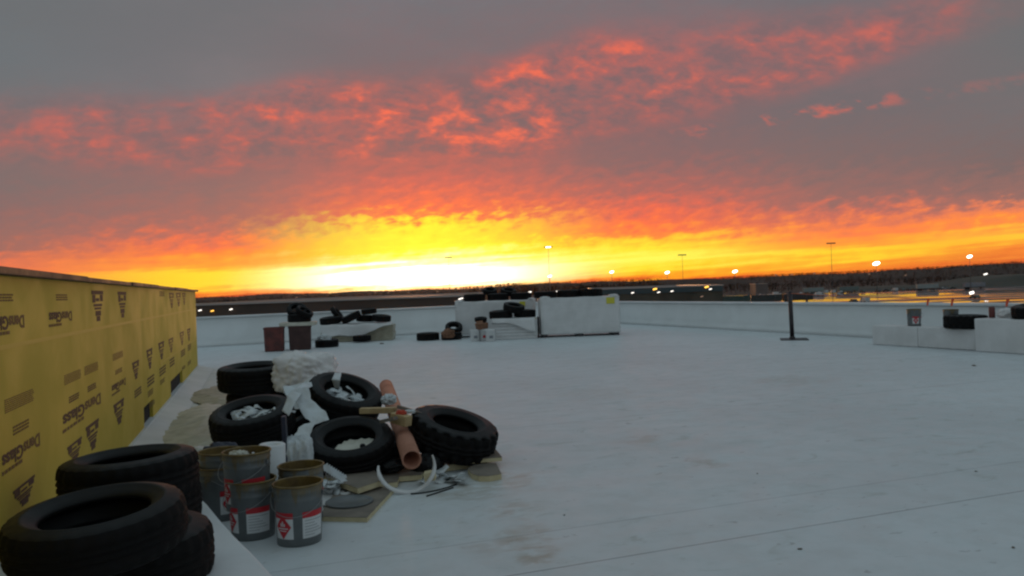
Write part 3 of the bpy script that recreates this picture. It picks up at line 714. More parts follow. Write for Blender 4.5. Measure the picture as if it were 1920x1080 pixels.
sheet('membrane_strip', M['scrap'], [[U(448, 700, 9.3), U(470, 703, 9.25), U(500, 704, 9.25), U(515, 702, 9.3)], [U(455, 694, 9.45), U(475, 693, 9.45), U(500, 693, 9.45), U(515, 694, 9.45)]], 'white scrap showing inside the rear tyre beside the big bag', 'membrane scrap', .012, 9, 14, 20, gS, 11)
torn(U(646, 752, 7.9), .17, .06, 26, 'flat white scraps in the middle of the propped tyre', 5, tilt(20, 16, 0))
sheet('rubbish_sheet', M['pale'], [[U(624, 846, 6.8), U(660, 858, 6.75), U(690, 856, 6.8)], [U(636, 834, 6.95), U(664, 836, 6.95), U(698, 838, 6.95)], [U(656, 826, 7.1), U(676, 824, 7.1), U(700, 824, 7.1)]], 'crumpled grey rubbish sheet inside the front tilted tyre', 'rubbish', .012, 12, 20, 20, None, 4)
lump('orange_rag', M['bits'], U(640, 850, 6.78), (.07, .06, .04), 'small orange rag on the rubbish inside the front tilted tyre', 'rag', 9, .3)
lump('tape_roll', M['dark'], U(680, 836, 6.85), (.05, .05, .04), 'small black lump on the rubbish inside the front tilted tyre', 'lump', 3, .2)
lump('shade_filler', M['rubber_side'], U(730, 846, 7.15), (.24, .42, .34), 'added dark lump filling the shade between the rubbish-filled tyre and the cardboard tube', 'bag', 17, .2, 1.8)  # dark filler added to hide the glow-lit roof in this gap
lump('shade_filler', M['rubber_side'], U(733, 872, 6.9), (.26, .30, .12), 'added flat dark lump as shade under the left side of the cardboard tube', 'bag', 29, .2, 1.8)  # added dark lump, covers the sunlit patch of roof beneath the tube
lump('shade_filler', M['rubber_side'], U(800, 872, 6.98), (.30, .30, .22), 'added dark lump as shade between the mouth of the tube and the lugged tyre', 'bag', 23, .2, 1.8)  # filler added to darken the lit roof right of the tube mouth
sheet('membrane_strip', M['film'], [[G(590, 952, .006), G(660, 946, .006), G(700, 930, .006)], [G(600, 925, .02), G(650, 925, .03), G(690, 918, .02)], [G(606, 900, .01), G(655, 905, .02), G(690, 900, .01)]], 'grey white film caught under the cornered foam offcut', 'membrane scrap', .012, 9, 26, 20, gS, 9)
torn(G(610, 918, .05), .12, .05, 16, 'scatter of white shreds between the grey pails and the foam offcuts', 9)
torn(G(828, 900, .01), .16, .02, 10, 'thin shreds on the roof in front of the lugged tyre', 13)
for k, (q0, q1, q2) in enumerate((((770, 926), (812, 924), (856, 908)), ((800, 930), (832, 920), (850, 914)))):
    b = MB(); P_ = [G(*q_, .006) for q_ in (q0, q1, q2)]; pts = [P_[0] * (1 - f) ** 2 + P_[1] * 2 * f * (1 - f) + P_[2] * f * f for f in (i / 14 for i in range(15))]
    b.tube(pts, .006, 6); tag(b.obj('black_cord', M['rubber_side']), ('long' if k == 0 else 'short') + ' thin black hose lying on the roof below the white hoop', 'cord')  # thin black cords beside the hoop
sheet('membrane_strip', M['scrap'], [[U(532, 728, 8.3), U(560, 724, 8.4), U(596, 706, 8.4)], [U(540, 752, 8.0), U(566, 748, 8.0), U(590, 726, 8.1)], [U(556, 770, 7.7), U(572, 764, 7.7), U(584, 752, 7.8)]], 'white sheet slumped between the bag-covered tyre and the propped tyre', 'membrane scrap', .03, 6, 30, 26, gS, 15)
sheet('membrane_strip', M['scrap'], [[U(560, 806, 6.9), U(590, 790, 7.0)], [U(552, 830, 6.75), U(582, 826, 6.8)], [U(566, 862, 6.6), U(590, 868, 6.6)], [U(574, 884, 6.5), U(600, 882, 6.5)]], 'white sheet hanging down the left of the rubbish-filled tyre', 'membrane scrap', .025, 7, 30, 16, gS, 17)
# sheets on the roof to the left of the heap
sheet('plastic_sheet', M['tan'], [[G(345, 748, .012), G(400, 766, .012), G(455, 775, .012)], [G(366, 735, .02), G(412, 748, .06), G(460, 757, .05)], [G(405, 724, .012), G(440, 730, .05), G(480, 737, .03)]], 'tan plastic sheet crumpled on the roof left of the rear tyre', 'plastic sheet', .012, 5, 40, 30, None, 1)
sheet('plastic_sheet', M['pale'], [[G(286, 836, .012), G(345, 856, .012), G(425, 866, .02)], [G(300, 806, .015), G(360, 818, .07), G(430, 838, .09)], [G(335, 776, .02), G(385, 782, .10), G(430, 800, .12)], [G(395, 752, .012), G(425, 765, .06), G(460, 775, .03)]], 'cream plastic sheet spread between the yellow wall and the heap', 'plastic sheet', .014, 4.2, 44, 36, None, 2)
sheet('membrane_strip', M['scrap'], [[G(355, 858, .10), G(420, 868, .14)], [G(362, 842, .16), G(425, 848, .22)], [G(380, 838, .05), G(440, 836, .1)]], 'white scrap folded over behind the near tyres', 'membrane scrap', .02, 6, 18, 18, gS, 6)
lump('navy_bag', M['navy'], U(415, 848, 6.35), (.30, .22, .16), 'navy plastic bag lying behind the nested pails', 'bag', 5, .3)
# white roll standing behind the pails
b = MB(); b.lathe([(0, 0), (.095, 0), (.097, .01), (.096, .50), (.09, .505), (.04, .502), (.038, .40), (0, .40)], 32)
ro = b.obj('membrane_roll', M['membrane'], smooth=True); ro.location = on(497, 5.95, 0); ro.rotation_euler = (R(1), R(2), 0)
tag(ro, 'upright white membrane roll directly behind the nested pails', 'roll')
b = MB(); b.box((0, 0, .31), (.035, .16, .62)); ro = b.obj('dark_plank', M['navy'], bevel=.004); ro.location = on(527, 6.5, 0); ro.rotation_euler = tilt(-2, -3, 12)
tag(ro, 'dark plank standing upright beside the white roll', 'plank')
# rags in the pail
lump('glue_rag', M['pale'], on(436, 5.38, .53), (.15, .13, .08), 'stiff yellowed rag in the mouth of the nested pail', 'rag', 8, .4, 3)
b = MB(); b.tube([(0, 0, 0), (.02, .0, .26)], .009, 8); o = b.obj('stir_stick', M['label_white']); o.location = on(459, 5.36, .30)
tag(o, 'pale stir stick standing in the nested pail', 'stick')
# zigzag scrap by the back pail
b = MB(); zz = []
for i in range(19):
    f = i / 18; p0 = U(600 + 38 * f, 880 + 24 * f, 6.0 + .1 * f); p1 = U(612 + 38 * f, 872 + 24 * f, 6.1 + .1 * f)
    dz = Vector((0, 0, .02 * (i % 2)))
    zz.append((b.bm.verts.new(p0 + dz), b.bm.verts.new(p1 + dz)))
for A, B in zip(zz, zz[1:]): b.bm.faces.new([A[0], A[1], B[1], B[0]])
o = b.obj('pleated_strip', M['scrap']); sm = o.modifiers.new('thickness', 'SOLIDIFY'); sm.thickness = .004
tag(o, 'pleated white strip beside the yellow rimmed pail', 'membrane scrap')
# timber scraps where the tyres and the tube meet
def timber(px0, py0, D0, px1, py1, D1, wd, th, label, m='wood'):
    a_, c_ = U(px0, py0, D0), U(px1, py1, D1); d = c_ - a_; q_ = d.to_track_quat('X', 'Z')
    b = MB(); b.box((0, 0, 0), (d.length, wd, th)); o = b.obj('timber_offcut', M[m], bevel=.003)
    o.location = (a_ + c_) / 2; o.rotation_euler = q_.to_euler(); return tag(o, label, 'timber offcut', 'timber offcuts on the heap')
timber(676, 770, 7.35, 742, 769, 7.3, .07, .05, 'pale timber stick lying across the propped tyre and the tube')
timber(738, 782, 7.15, 766, 790, 7.05, .09, .09, 'stubby timber block jammed against the cardboard tube')
timber(716, 790, 7.1, 742, 784, 7.0, .06, .03, 'thin timber chip under the stubby block by the tube', 'facer')
timber(745, 762, 7.25, 790, 776, 7.3, .06, .03, 'dark splintered stick between the tube and the lugged tyre', 'facer')
timber(796, 894, 6.5, 816, 890, 6.5, .10, .07, 'yellow foam coloured block at the right of the white hoop', 'foam')
lump('red_rag', M['red_rag'], U(752, 774, 7.1), (.10, .06, .05), 'red rag on the cardboard tube at the top of the heap', 'rag', 12, .3)
lump('torn_scraps', M['scrap'], U(728, 750, 7.9), (.16, .14, .12), 'white paper scrap lying on the cardboard tube', 'scraps', 13, .4, 3)
lump('torn_scraps', M['scrap'], U(768, 772, 7.15), (.10, .07, .04), 'small white flake at the left of the lugged tyre', 'scraps', 14, .4, 3)
# little chips of debris on the roof
gC = 'small chips of debris on the roof'
for k, (px, py, s_) in enumerate(((1500, 1030, .026), (1900, 1027, .024), (1420, 888, .016), (1830, 884, .02), (1058, 966, .016), (1826, 686, .07), (716, 645, .12))):
    b = MB(); bmesh.ops.create_icosphere(b.bm, subdivisions=2, radius=1)
    for v in b.bm.verts: v.co *= 1 + .35 * noise.noise(v.co * 2 + Vector((k * 4, 0, 0))); v.co = Vector((v.co.x * s_ * .6, v.co.y * s_ * .35, (v.co.z + .6) * s_ * .2))
    o = b.obj('debris_chip', M['facer'], smooth=True); o.location = G(px, py, .001); o.rotation_euler = (0, 0, k)
    tag(o, 'small dark chip of debris lying loose on the white roof', 'debris', gC)

# ------------------------------------------------------------------ far side of the roof
def bin_(label, px0, px1, yb, D, h, m, name='bin'):
    p = G((px0 + px1) / 2, yb); p = on((px0 + px1) / 2, D, 0); wd = (px1 - px0) / F * D
    t = thing(name, label, 'bin', p, (0, 0, R(12)))
    b = MB(); b.box((0, 0, h / 2), (wd * .80, wd * .80, h), taper=1.06); b.obj('body', M[m], t, bevel=.03)
    b = MB(); w_ = wd * .88
    for sx, sy, lx, ly in ((0, 1, w_, .04), (0, -1, w_, .04), (1, 0, .04, w_ - .08), (-1, 0, .04, w_ - .08)): b.box((sx * (w_ / 2 - .02), sy * (w_ / 2 - .02), h + .012), (lx, ly, .05))
    b.obj('rim', M[m], t, bevel=.01)
    return t
bin_('rust red square bin standing by the dark bin on the far roof', 491, 533, 660, 23.4, .66, 'rust')
bin_('dark square bin with a cream slab and tyres on top', 537, 584, 657, 23.7, .66, 'black_bin')
b = MB(); b.box((0, 0, .06), (1.02, .75, .11)); o = b.obj('foam_slab', M['pale'], bevel=.02); o.location = on(558, 23.75, .70); o.rotation_euler = (0, 0, R(8)); tag(o, 'cream foam slab laid across the dark bin', 'slab')
gF = 'tyres on the far side of the roof'
tyre('tyre lying flat on the cream slab over the dark bin', gF, pos=on(560, 23.75, .93), rot=tilt(0, 0, 0), s=.92)
tyre('tyre leaning upright on top of the dark bin', gF, pos=on(556, 23.8, 1.16), rot=tilt(20, 35, 0), s=.78)
tyre('tyre slumped to the right on top of the dark bin', gF, pos=on(570, 23.65, 1.11), rot=tilt(32, 10, 0), s=.72, proto=P_THIN)
tyre('tyre lying on the roof with a white rag, right of the dark bin', gF, pos=on(610, 24.4, .115), rot=tilt(0, 3, 0), s=.95)
lump('torn_scraps', M['scrap'], on(606, 24.3, .27), (.45, .35, .22), 'white rag stuffed in the flat tyre by the dark bin', 'scraps', 21, .4, 2.5)
# draped board stack
def stack(name, label, px0, px1, D, h, depth, m, rz=0.0, z0=0.0, lines=0):
    c0 = on((px0 + px1) / 2, D, z0); wd = (px1 - px0) / F * D
    t = thing(name, label, 'board stack', c0, (0, 0, rz))
    return t, wd, c0
t, wd, c0 = stack('board_stack', 'tan foam board stack under a white tarp, tyres scattered on top', 600, 733, 26.6, .52, 1.2, 'tan', R(4))
b = MB()
for k in range(6): b.box((.012 * (k % 3), .62, .046 + .083 * k), (wd, 1.2, .082))
b.obj('boards', M['tan'], t, bevel=.008)
tarp = []
tops = [on(604, 26.45, .0), on(733, 26.5, .0)]
gx = []
for j in range(9):
    f = j / 8; px = 600 + 134 * f
    drop = [.36, .40, .40, .42, .44, .36, .24, .13, .07][j]
    gx.append([on(px, 26.45, .60 - drop), on(px, 26.47, .56), on(px, 26.8, .575), on(px, 27.6, .57)])
sheet('tarp', M['film'], gx, 'white tarp hanging in a curve over the tan foam board stack', 'tarp', .03, 2.2, 40, 20)
tyre('tyre flat at the left end of the tarp-covered stack', gF, pos=on(618, 27.0, .72), rot=tilt(-4, 4, 0), s=.95)
tyre('tyre standing steeply on the tarp-covered stack', gF, pos=on(631, 27.3, .93), rot=tilt(52, 0, 0), s=.78, proto=P_THIN)
tyre('tyre tipped left at the middle of the tarp-covered stack', gF, pos=on(657, 27.0, .80), rot=tilt(-24, 5, 0), s=.92)
tyre('tyre perched highest at the right of the tarp-covered stack', gF, pos=on(691, 27.1, .98), rot=tilt(-4, 2, 0), s=.70)
tyre('tyre supporting the highest one on the tarp-covered stack', gF, pos=on(684, 27.3, .74), rot=tilt(3, 0, 0), s=.85)
tyre('tyre at the right end of the tarp-covered stack', gF, pos=on(714, 26.95, .74), rot=tilt(6, 3, 0), s=.86)
tyre('small dark tyre lying in front of the tarp-covered stack', gF, pos=on(676, 26.1, .13), rot=tilt(0, 0, 0), s=.72, proto=P_LUG)
tyre('tyre lying flat alone left of the wrapped pallets', gF, pos=on(800, 26.0, .12), rot=tilt(0, 0, 0))
tyre('tyre lying under the tan wad beside the wrapped pallets', gF, pos=on(844, 25.9, .12), rot=tilt(0, 0, 0), s=.9)
tyre('tyre standing on end beside the wrapped pallets', gF, pos=on(849, 26.3, .36), rot=tilt(4, 30, 0), s=.76)
lump('paper_wad', M['card'], on(838, 25.6, .20), (.42, .3, .34), 'tan paper wad in front of the tyres left of the pallets', 'paper wad', 31, .4)
def pallet(label, px0, px1, D, h, depth, rz, sticker_px=None, lines=10):
    t = thing('wrapped_pallet', label, 'wrapped pallet', on((px0 + px1) / 2, D, 0), (0, 0, rz)); wd = (px1 - px0) / F * D
    b = MB()
    for k in (-1, 0, 1): b.box((k * (wd / 2 - .12), depth / 2, .045), (.16, depth * .98, .09))
    b.obj('skid', M['post'], t)
    b = MB(); b.box((0, depth / 2, .09 + (h - .09) / 2), (wd, depth, h - .09))
    bmesh.ops.subdivide_edges(b.bm, edges=b.bm.edges[:], cuts=22, use_grid_fill=True)
    for v in b.bm.verts:
        z = v.co.z; row = math.sin(z / .11 * 2 * math.pi) * .007
        n_ = v.co - Vector((0, depth / 2, h / 2)); s_ = Vector((1 if n_.x > 0 else -1, 1 if n_.y > 0 else -1, 0))
        k = noise.noise(v.co * 2.3 + Vector((px0, 0, 0))) * .016 + noise.noise(v.co * 7 + Vector((px0, 3, 0))) * .006 + row
        v.co += Vector((s_.x * k, s_.y * k, noise.noise(v.co * 3) * .014 if z > h * .9 else 0))
    b.obj('wrapped_boards', M['film'], t, smooth=True)
    # gathered film corners on top
    for sx in (-1, 1):
        b = MB(); bmesh.ops.create_icosphere(b.bm, subdivisions=3, radius=1)
        for v in b.bm.verts:
            v.co *= 1 + .35 * noise.noise(v.co * 2.4 + Vector((px0 + sx, 0, 0))); v.co = Vector((v.co.x * .16 + sx * (wd / 2 - .16), v.co.y * .22 + .2, v.co.z * .055 + h + .005))
        b.obj('film_fold', M['film'], t, smooth=True)
    if sticker_px:
        for (a0, a1, z0_, z1_) in sticker_px:
            b = MB(); b.box(((a0 + a1) / 2 * wd - wd / 2, -.022, (z0_ + z1_) / 2), ((a1 - a0) * wd, .004, z1_ - z0_)); b.obj('sticker', M['sticker'], t)
    return t
pallet('left wrapped pallet with a raised pair of tyres and a narrow yellow sticker', 853, 1004, 26.7, 1.20, 1.2, R(3), [(.80, .87, .98, 1.14)])
pallet('biggest wrapped pallet, broad yellow sticker at its top right corner', 1013, 1162, 25.2, 1.24, 1.25, R(2), [(.83, .935, 1.0, 1.20)])
# low stack with tarp in front
t = thing('board_stack', 'low white board stack in front of the left wrapped pallet', 'board stack', on(962, 25.0, 0), (0, 0, R(2)))
wd = 86 / F * 25.0
b = MB()
for k in range(6): b.box((.015 * (k % 2), .55, .05 + .1 * k), (wd, 1.1, .094))
b.obj('boards', M['film'], t, bevel=.01)
b = MB(); b.box((wd * .33, .53, .625), (wd * .33, 1.1, .035)); b.obj('top_board', M['foam'], t)
gx = []
for j in range(7):
    f = j / 6; px = 920 + 82 * f; drop = [.08, .12, .10, .16, .26, .38, .44][j]
    gx.append([on(px, 24.88, .62 - drop), on(px, 24.9, .64), on(px, 25.2, .65), on(px, 25.9, .65)])
sheet('tarp', M['film'], gx, 'white film hanging over the low board stack in front of the pallets', 'tarp', .012, 2.5, 30, 16)
b = MB(); b.box((0, .3, .33), (.05, .6, .64)); o = b.obj('leaning_board', M['post'], bevel=.004); o.location = on(1008, 25.3, 0); tag(o, 'dark board standing in the gap between low stack and biggest pallet', 'board')
tyre('tyre flat at the left on the low board stack', gF, pos=on(938, 25.5, .77), rot=tilt(-2, 2, 0))
tyre('tyre piled on the middle of the low board stack', gF, pos=on(963, 25.5, .97), rot=tilt(10, 12, 0), s=.92)
tyre('tyre flat at the right on the low board stack', gF, pos=on(983, 25.6, .78), rot=tilt(2, 0, 0), s=.95)
tyre('tyre flat at the left end on top of the left pallet', gF, pos=on(890, 27.0, 1.32), rot=tilt(0, 1, 0), s=.98)
tyre('tyre tipped up at the left of the raised pair on the left pallet', gF, pos=on(919, 27.3, 1.52), rot=tilt(6, 20, 0), s=.66)
tyre('tyre tipped up at the right of the raised pair on the left pallet', gF, pos=on(954, 27.3, 1.48), rot=tilt(8, 18, 0), s=.74)
tyre('tyre flat under the raised pair on the left pallet', gF, pos=on(934, 27.1, 1.31), rot=tilt(0, 0, 0), s=.98)
tyre('tyre flat at the right end on top of the left pallet', gF, pos=on(977, 27.1, 1.31), rot=tilt(0, 0, 0), s=.98)
tyre('leftmost of the flat tyres on the biggest pallet', gF, pos=on(1023, 25.9, 1.345), rot=tilt(0, 0, 0), proto=P_THIN)
tyre('middle one of the flat tyres on the biggest pallet', gF, pos=on(1066, 26.0, 1.35), rot=tilt(0, 0, 0))
tyre('right one of the flat tyres on the biggest pallet', gF, pos=on(1108, 25.9, 1.36), rot=tilt(1, 0, 0), proto=P_LUG, s=.92)
# white pails and carton by the low stack
def white_pail(label, px, D):
    t = thing('plastic_pail', label, 'pail', on(px, D, 0), (0, 0, R(20)), 'white pails by the wrapped pallets')
    b = MB(); b.lathe([(0, .003), (.13, .003), (.135, .01), (.15, .33), (.156, .335), (.156, .36), (.15, .37), (.14, .36), (.125, .05), (0, .05)], 28); b.obj('body', M['white_pail'], t, smooth=True)
    b = MB(); pts = [(.158 * math.cos(a), -.10 * math.sin(a), .33 - .12 * math.sin(a)) for a in (math.pi * i / 12 for i in range(13))]; b.tube(pts, .003, 6); b.obj('bail_handle', M['wire'], t)
    b = MB(); arc_sheet(b, .146, R(-120), R(-75), .10, .18, .02); b.obj('label', M['label_red'] if 'red' in label else M['print'], t, normals=False)
    return t
white_pail('white pail at the left of the three by the low stack', 888, 24.6)
white_pail('white pail with a red mark between the other two', 905, 24.7)
white_pail('white pail touching the left end of the low stack', 917, 24.3)
t = thing('carton', 'crushed brown carton resting on the white pails', 'carton', on(902, 24.65, .375), (R(4), R(-6), R(20)))
b = MB(); b.box((0, 0, .09), (.32, .24, .18), taper=1.12); b.obj('body', M['card'], t, bevel=.01)
b = MB(); b.box((-.10, -.13, .22), (.22, .01, .12), Euler((R(-35), 0, 0))); b.box((.10, .13, .23), (.24, .01, .13), Euler((R(28), 0, 0))); b.obj('flap', M['card'], t)
tyre('small tyre dumped on the crushed carton by the pallets', gF, pos=on(900, 24.8, .66), rot=tilt(0, 8, 0), s=.52)

# ------------------------------------------------------------------ right side: post, warning line, low blocks
sp = on(1483, 20.9, 0)
t = thing('stanchion', 'dark steel post on a flat square base, holding the orange warning line', 'stanchion', sp, (0, R(-.6), 0))
b = MB(); b.prism([(-.38, -.24), (.26, -.48), (.44, .18), (-.18, .44)], .002, .02); b.obj('base_plate', M['post'], t, bevel=.004)
b = MB(); b.tube([(0, 0, .02), (-.01, 0, 1.25)], .056, 14); b.obj('post', M['post'], t)
b = MB(); b.lathe([(.075, .021), (.075, .06), (.057, .08)], 16); b.obj('socket', M['post'], t)
b = MB(); b.lathe([(.062, 1.22), (.062, 1.255), (.0, 1.26)], 14); b.obj('post_cap', M['post'], t)
wl = thing('warning_line', 'orange warning rope with small hanging flags along the right parapet', 'warning line', sp + Vector((-.03, 0, 1.2)))
ea = U(2060, 558, 12.6); o0 = wl.location
pts = []
for i in range(41):
    f = i / 40; p = (sp + Vector((-.03, 0, 1.21))).lerp(ea, f); p.z -= .07 * 4 * f * (1 - f); pts.append(p - o0)
b = MB(); b.tube(pts, .006, 6); b.obj('rope', M['rope'], wl)
for px in (1740, 1778, 1888):
    p = min(pts, key=lambda q_: abs((960 + F * (q_ + o0).x / (q_ + o0).y) - px)); k = pts.index(p); d = (pts[min(k + 1, 40)] - p).normalized()
    b = MB(); n = 5; V = []
    for i in range(n + 1):
        f = i / n; off = d * (-.03 * f) + Vector((.02 * f * f, .05 * f, -.14 * f)); wv = .035 * (1 - .35 * f)
        V.append((b.bm.verts.new(p + off - d * wv), b.bm.verts.new(p + off + d * wv)))
    for A, B in zip(V, V[1:]): b.bm.faces.new([A[0], A[1], B[1], B[0]])
    fo = b.obj('flag', M['flag'], wl); fo.modifiers.new('thickness', 'SOLIDIFY').thickness = .003
def wrapped_row(label, a, c_, h, depth, cuts):
    d = (c_ - a); L = d.length; t = thing('wrapped_block', label, 'wrapped block', a, (0, 0, math.atan2(d.y, d.x)), 'white wrapped blocks along the right parapet')
    x = 0
    for k, f in enumerate(cuts):
        b = MB(); b.box((x + f * L / 2, depth / 2, h / 2 + .003), (f * L - .004, depth - .012 * (k % 2), h - .006 * (k % 2)))
        bmesh.ops.subdivide_edges(b.bm, edges=b.bm.edges[:], cuts=12, use_grid_fill=True)
        for v in b.bm.verts: v.co += Vector((0, noise.noise(v.co * 2.5 + Vector((k * 5 + a.x, 0, 0))) * .015, noise.noise(v.co * 3 + Vector((0, k, 7))) * .012 * (v.co.z > .1)))
        b.obj('wrapped_boards', M['film'], t, smooth=False, bevel=.02); x += f * L
    return t
a0, a1 = G(1636, 646), G(1830, 658); a0.z = a1.z = 0
wrapped_row('long low white wrapped block with pails and a tyre on top', a0, a1, .44, .5, (.47, .53))
dR = (a1 - a0).normalized(); a2 = a1 + dR * .06 - Vector((.10, .05, 0)); a3 = a2 + dR * 2.6
wrapped_row('taller white wrapped block at the right edge carrying the lone tyre', a2, a3, .66, .6, (.6, .4))
inn = Vector((-dR.y, dR.x, 0))
if inn.y < 0: inn = -inn
def along(px, z, back=.22):
    # spot on the blocks at this bearing
    k = (px - 960) / F; s_ = (k * a0.y - a0.x) / (dR.x - k * dR.y); p = a0 + dR * s_ + inn * back; return Vector((p.x, p.y, z))
gR = 'grey pails on the low white block'
pail('grey pail with red and white label alone on the low block', gR, along(1696, .449, .26), R(18), 1.0)
pail('grey pail half behind the tyre on the low block', gR, along(1762, .449, .30), R(75), 1.0)
tyre('fat black tyre lying on the low white block', 'tyres by the right parapet', pos=along(1795, .575, .20), rot=tilt(0, 0, 0), s=1.0, proto=P_LUG)
tyre('black tyre at the right edge on the taller white block', 'tyres by the right parapet', pos=along(1920, .80, .32), rot=tilt(-8, 2, 0), s=1.0, proto=P_LUG)
b = MB(); b.lathe([(0, 0), (.055, 0), (.057, .01), (.057, .20), (.05, .215), (.03, .22), (0, .22)], 24); o = b.obj('small_can', M['rust'], smooth=True); o.location = along(1842, .667, .25)
tag(o, 'small dark can standing on the taller white block', 'can')
lump('plastic_bag', M['bag'], along(1862, .745, .38), (.36, .26, .22), 'white plastic bag between the small can and the edge tyre', 'plastic bag', 41, .3)

# ------------------------------------------------------------------ beyond the roof
def far(px, D, z): 
    p = on(px, D, z); return p
M['brown_wall'] = mat('brown metal cladding', (.085, .058, .045), .55, .3, .08, col2=(.065, .045, .036))
M['roof_far'] = mat('weathered flat roof', (.15, .12, .11), .6, .3, .05)
M['coping'] = mat('pale metal edge', (.42, .38, .36), .4)
M['teal'] = mat('teal metal fascia', (.045, .075, .085), .5)
M['tanwall'] = mat('tan block wall', (.095, .085, .065), .8, .3, .2)
M['glass'] = mat('dark window glass', (.02, .022, .025), .12)
M['wood_bark'] = mat('winter trees', (.011, .008, .008), .95, .4, .03, col2=(.018, .012, .010), spec=.1)
M['mast'] = mat('galvanised mast', (.10, .09, .085), .5)
def building(name, label, px0, px1, D, depth, ztop, wallm, rz=0.0, fascia=None, units=0):
    p0, p1 = on(px0, D, 0), on(px1, D, 0); wd = p1.x - p0.x
    t = thing(name, label, 'building', (p0.x, D, GZ), (0, 0, rz)); h = ztop - GZ
    b = MB(); b.box((wd / 2, depth / 2, h / 2), (wd, depth, h)); b.obj('walls', wallm, t)
    b = MB(); b.box((wd / 2, depth / 2, h + .02), (wd - .4, depth - .4, .04)); b.obj('roof', M['roof_far'], t)
    b = MB()
    for (cx, cy_, lx, ly) in ((wd / 2, -.05, wd + .4, .5), (wd / 2, depth + .05, wd + .4, .5), (-.05, depth / 2, .5, depth - .4), (wd + .05, depth / 2, .5, depth - .4)): b.box((cx, cy_, h + .1), (lx, ly, .28))
    b.obj('roof_edge', M['coping'], t)
    if fascia:
        b = MB(); b.box((wd / 2, -.12, h - fascia / 2 - .1), (wd + .1, .2, fascia)); b.obj('fascia', M['teal'], t)
    for k in range(int(wd // 14)):
        b = MB(); x = 7 + k * 14; b.box((x, -.06, 2.2), (4.2, .1, 4.4)); b.obj('dock_door', M['roof_far'], t)
    for k in range(units):
        b = MB(); x = wd * (.12 + .19 * k); b.box((x, depth * (.2 + .1 * (k % 3)), h + .5), (1.8, 1.6, .9)); b.box((x, depth * (.2 + .1 * (k % 3)), h + 1.0), (2.0, 1.8, .12)); b.obj('roof_unit', M['mast'], t)
    return t, wd, h
wh, wwd, whh = building('warehouse', 'long low brown warehouse beyond the far parapet, left of the pallets', 250, 880, 150, 110, .36, M['brown_wall'])
fc, fwd, fhh = building('factory', 'teal edged low factory beyond the right parapet', 1120, 1352, 210, 90, .35, M['tanwall'], R(-4), 1.3)
# a second flat shed far behind, and small far buildings under the hills
building('shed', 'small pale roofed shed under the distant trees', 560, 735, 420, 40, -1.4, M['brown_wall'])
building('shed', 'small pale shed among the dark trees right of the factory', 1418, 1440, 560, 14, -1.6, M['roof_far'])
structure_specs = []
# parking lot and roads (wet, they mirror the sky)
def pave(name, poly, z, m): b = MB(); b.face([(x, y, GZ + z) for x, y in poly]); return structure(b.obj(name, m))
pave('parking_lot', [(62, 235), (330, 235), (520, 520), (110, 520)], .008, LOT)
pave('road', [(40, 540), (700, 545), (700, 556), (40, 551)], .012, LOT)
WET = ground_material('rain wet asphalt', (.03, .028, .028), (.04, .038, .036), .16, .03)
pave('wet_road', [(112, 334), (560, 342), (580, 353), (116, 346)], .016, WET)
pave('wet_road', [(120, 362), (590, 370), (605, 381), (125, 370)], .016, WET)
pave('wet_lane', [(130, 470), (480, 470), (480, 492), (140, 492)], .016, WET)
pave('drive_aisle', [(150, 309), (320, 309), (320, 319), (150, 319)], .016, WET)
pave('yard', [(-330, 262), (60, 262), (60, 700), (-330, 700)], .006, ground_material('gravel yard', (.07, .048, .036), (.05, .036, .028), .6, .03))
# hills
def hill(name, x0, x1, y0, y1, fn, m, n=60):
    b = MB(); V = []
    for i in range(n + 1):
        row = []
        for j in range(n + 1):
            x = x0 + (x1 - x0) * i / n; y = y0 + (y1 - y0) * j / n
            row.append(b.bm.verts.new((x, y, GZ - .05 + fn(x, y) * (1 + .25 * noise.noise(Vector((x, y, 0)) * .01)))))
        V.append(row)
    for i in range(n):
        for j in range(n):
            f = b.bm.faces.new([V[i][j], V[i + 1][j], V[i + 1][j + 1], V[i][j + 1]]); f.smooth = True
    return structure(b.obj(name, m))
sst = lambda a, b_, x: (lambda t: t * t * (3 - 2 * t))(min(1, max(0, (x - a) / (b_ - a))))
def ridge(x, y): k = 960 + F * x / max(y, 1); return (10.3 + 5.5 * sst(1200, 1560, k) + 9.0 * sst(1560, 1960, k) + 1.6 * noise.noise(Vector((x * .006, 3, 0)))) * sst(80, 260, x) * sst(1380, 1640, y) * (1 - sst(2250, 2600, y))
WOODFLOOR = ground_material('leaf litter', (.022, .016, .012), (.016, .012, .010), .95, .05)
hill('hill', 60, 2550, 1330, 2650, ridge, WOODFLOOR, 110)
pave('field', [(165, 532), (2400, 532), (2500, 1420), (100, 1420)], .004, WOODFLOOR)
def ridge2(x, y): return (11.6 + 2.6 * noise.noise(Vector((x * .012, 0, 2))) + 3.2 * sst(-130, 60, x)) * sst(1080, 1200, y) * (1 - sst(1500, 1700, y)) * (1 - sst(240, 520, x))
hill('distant_hill', -1300, 560, 1070, 1720, ridge2, WOODFLOOR, 110)
def mound(x, y): return (2.4 * sst(228, 262, x) + 5.2 * sst(305, 356, x)) * sst(530, 560, y) * (1 - sst(600, 680, y))
hill('embankment', 215, 640, 524, 690, mound, ground_material('grass bank', (.06, .058, .045), (.045, .045, .035), .9, .05))
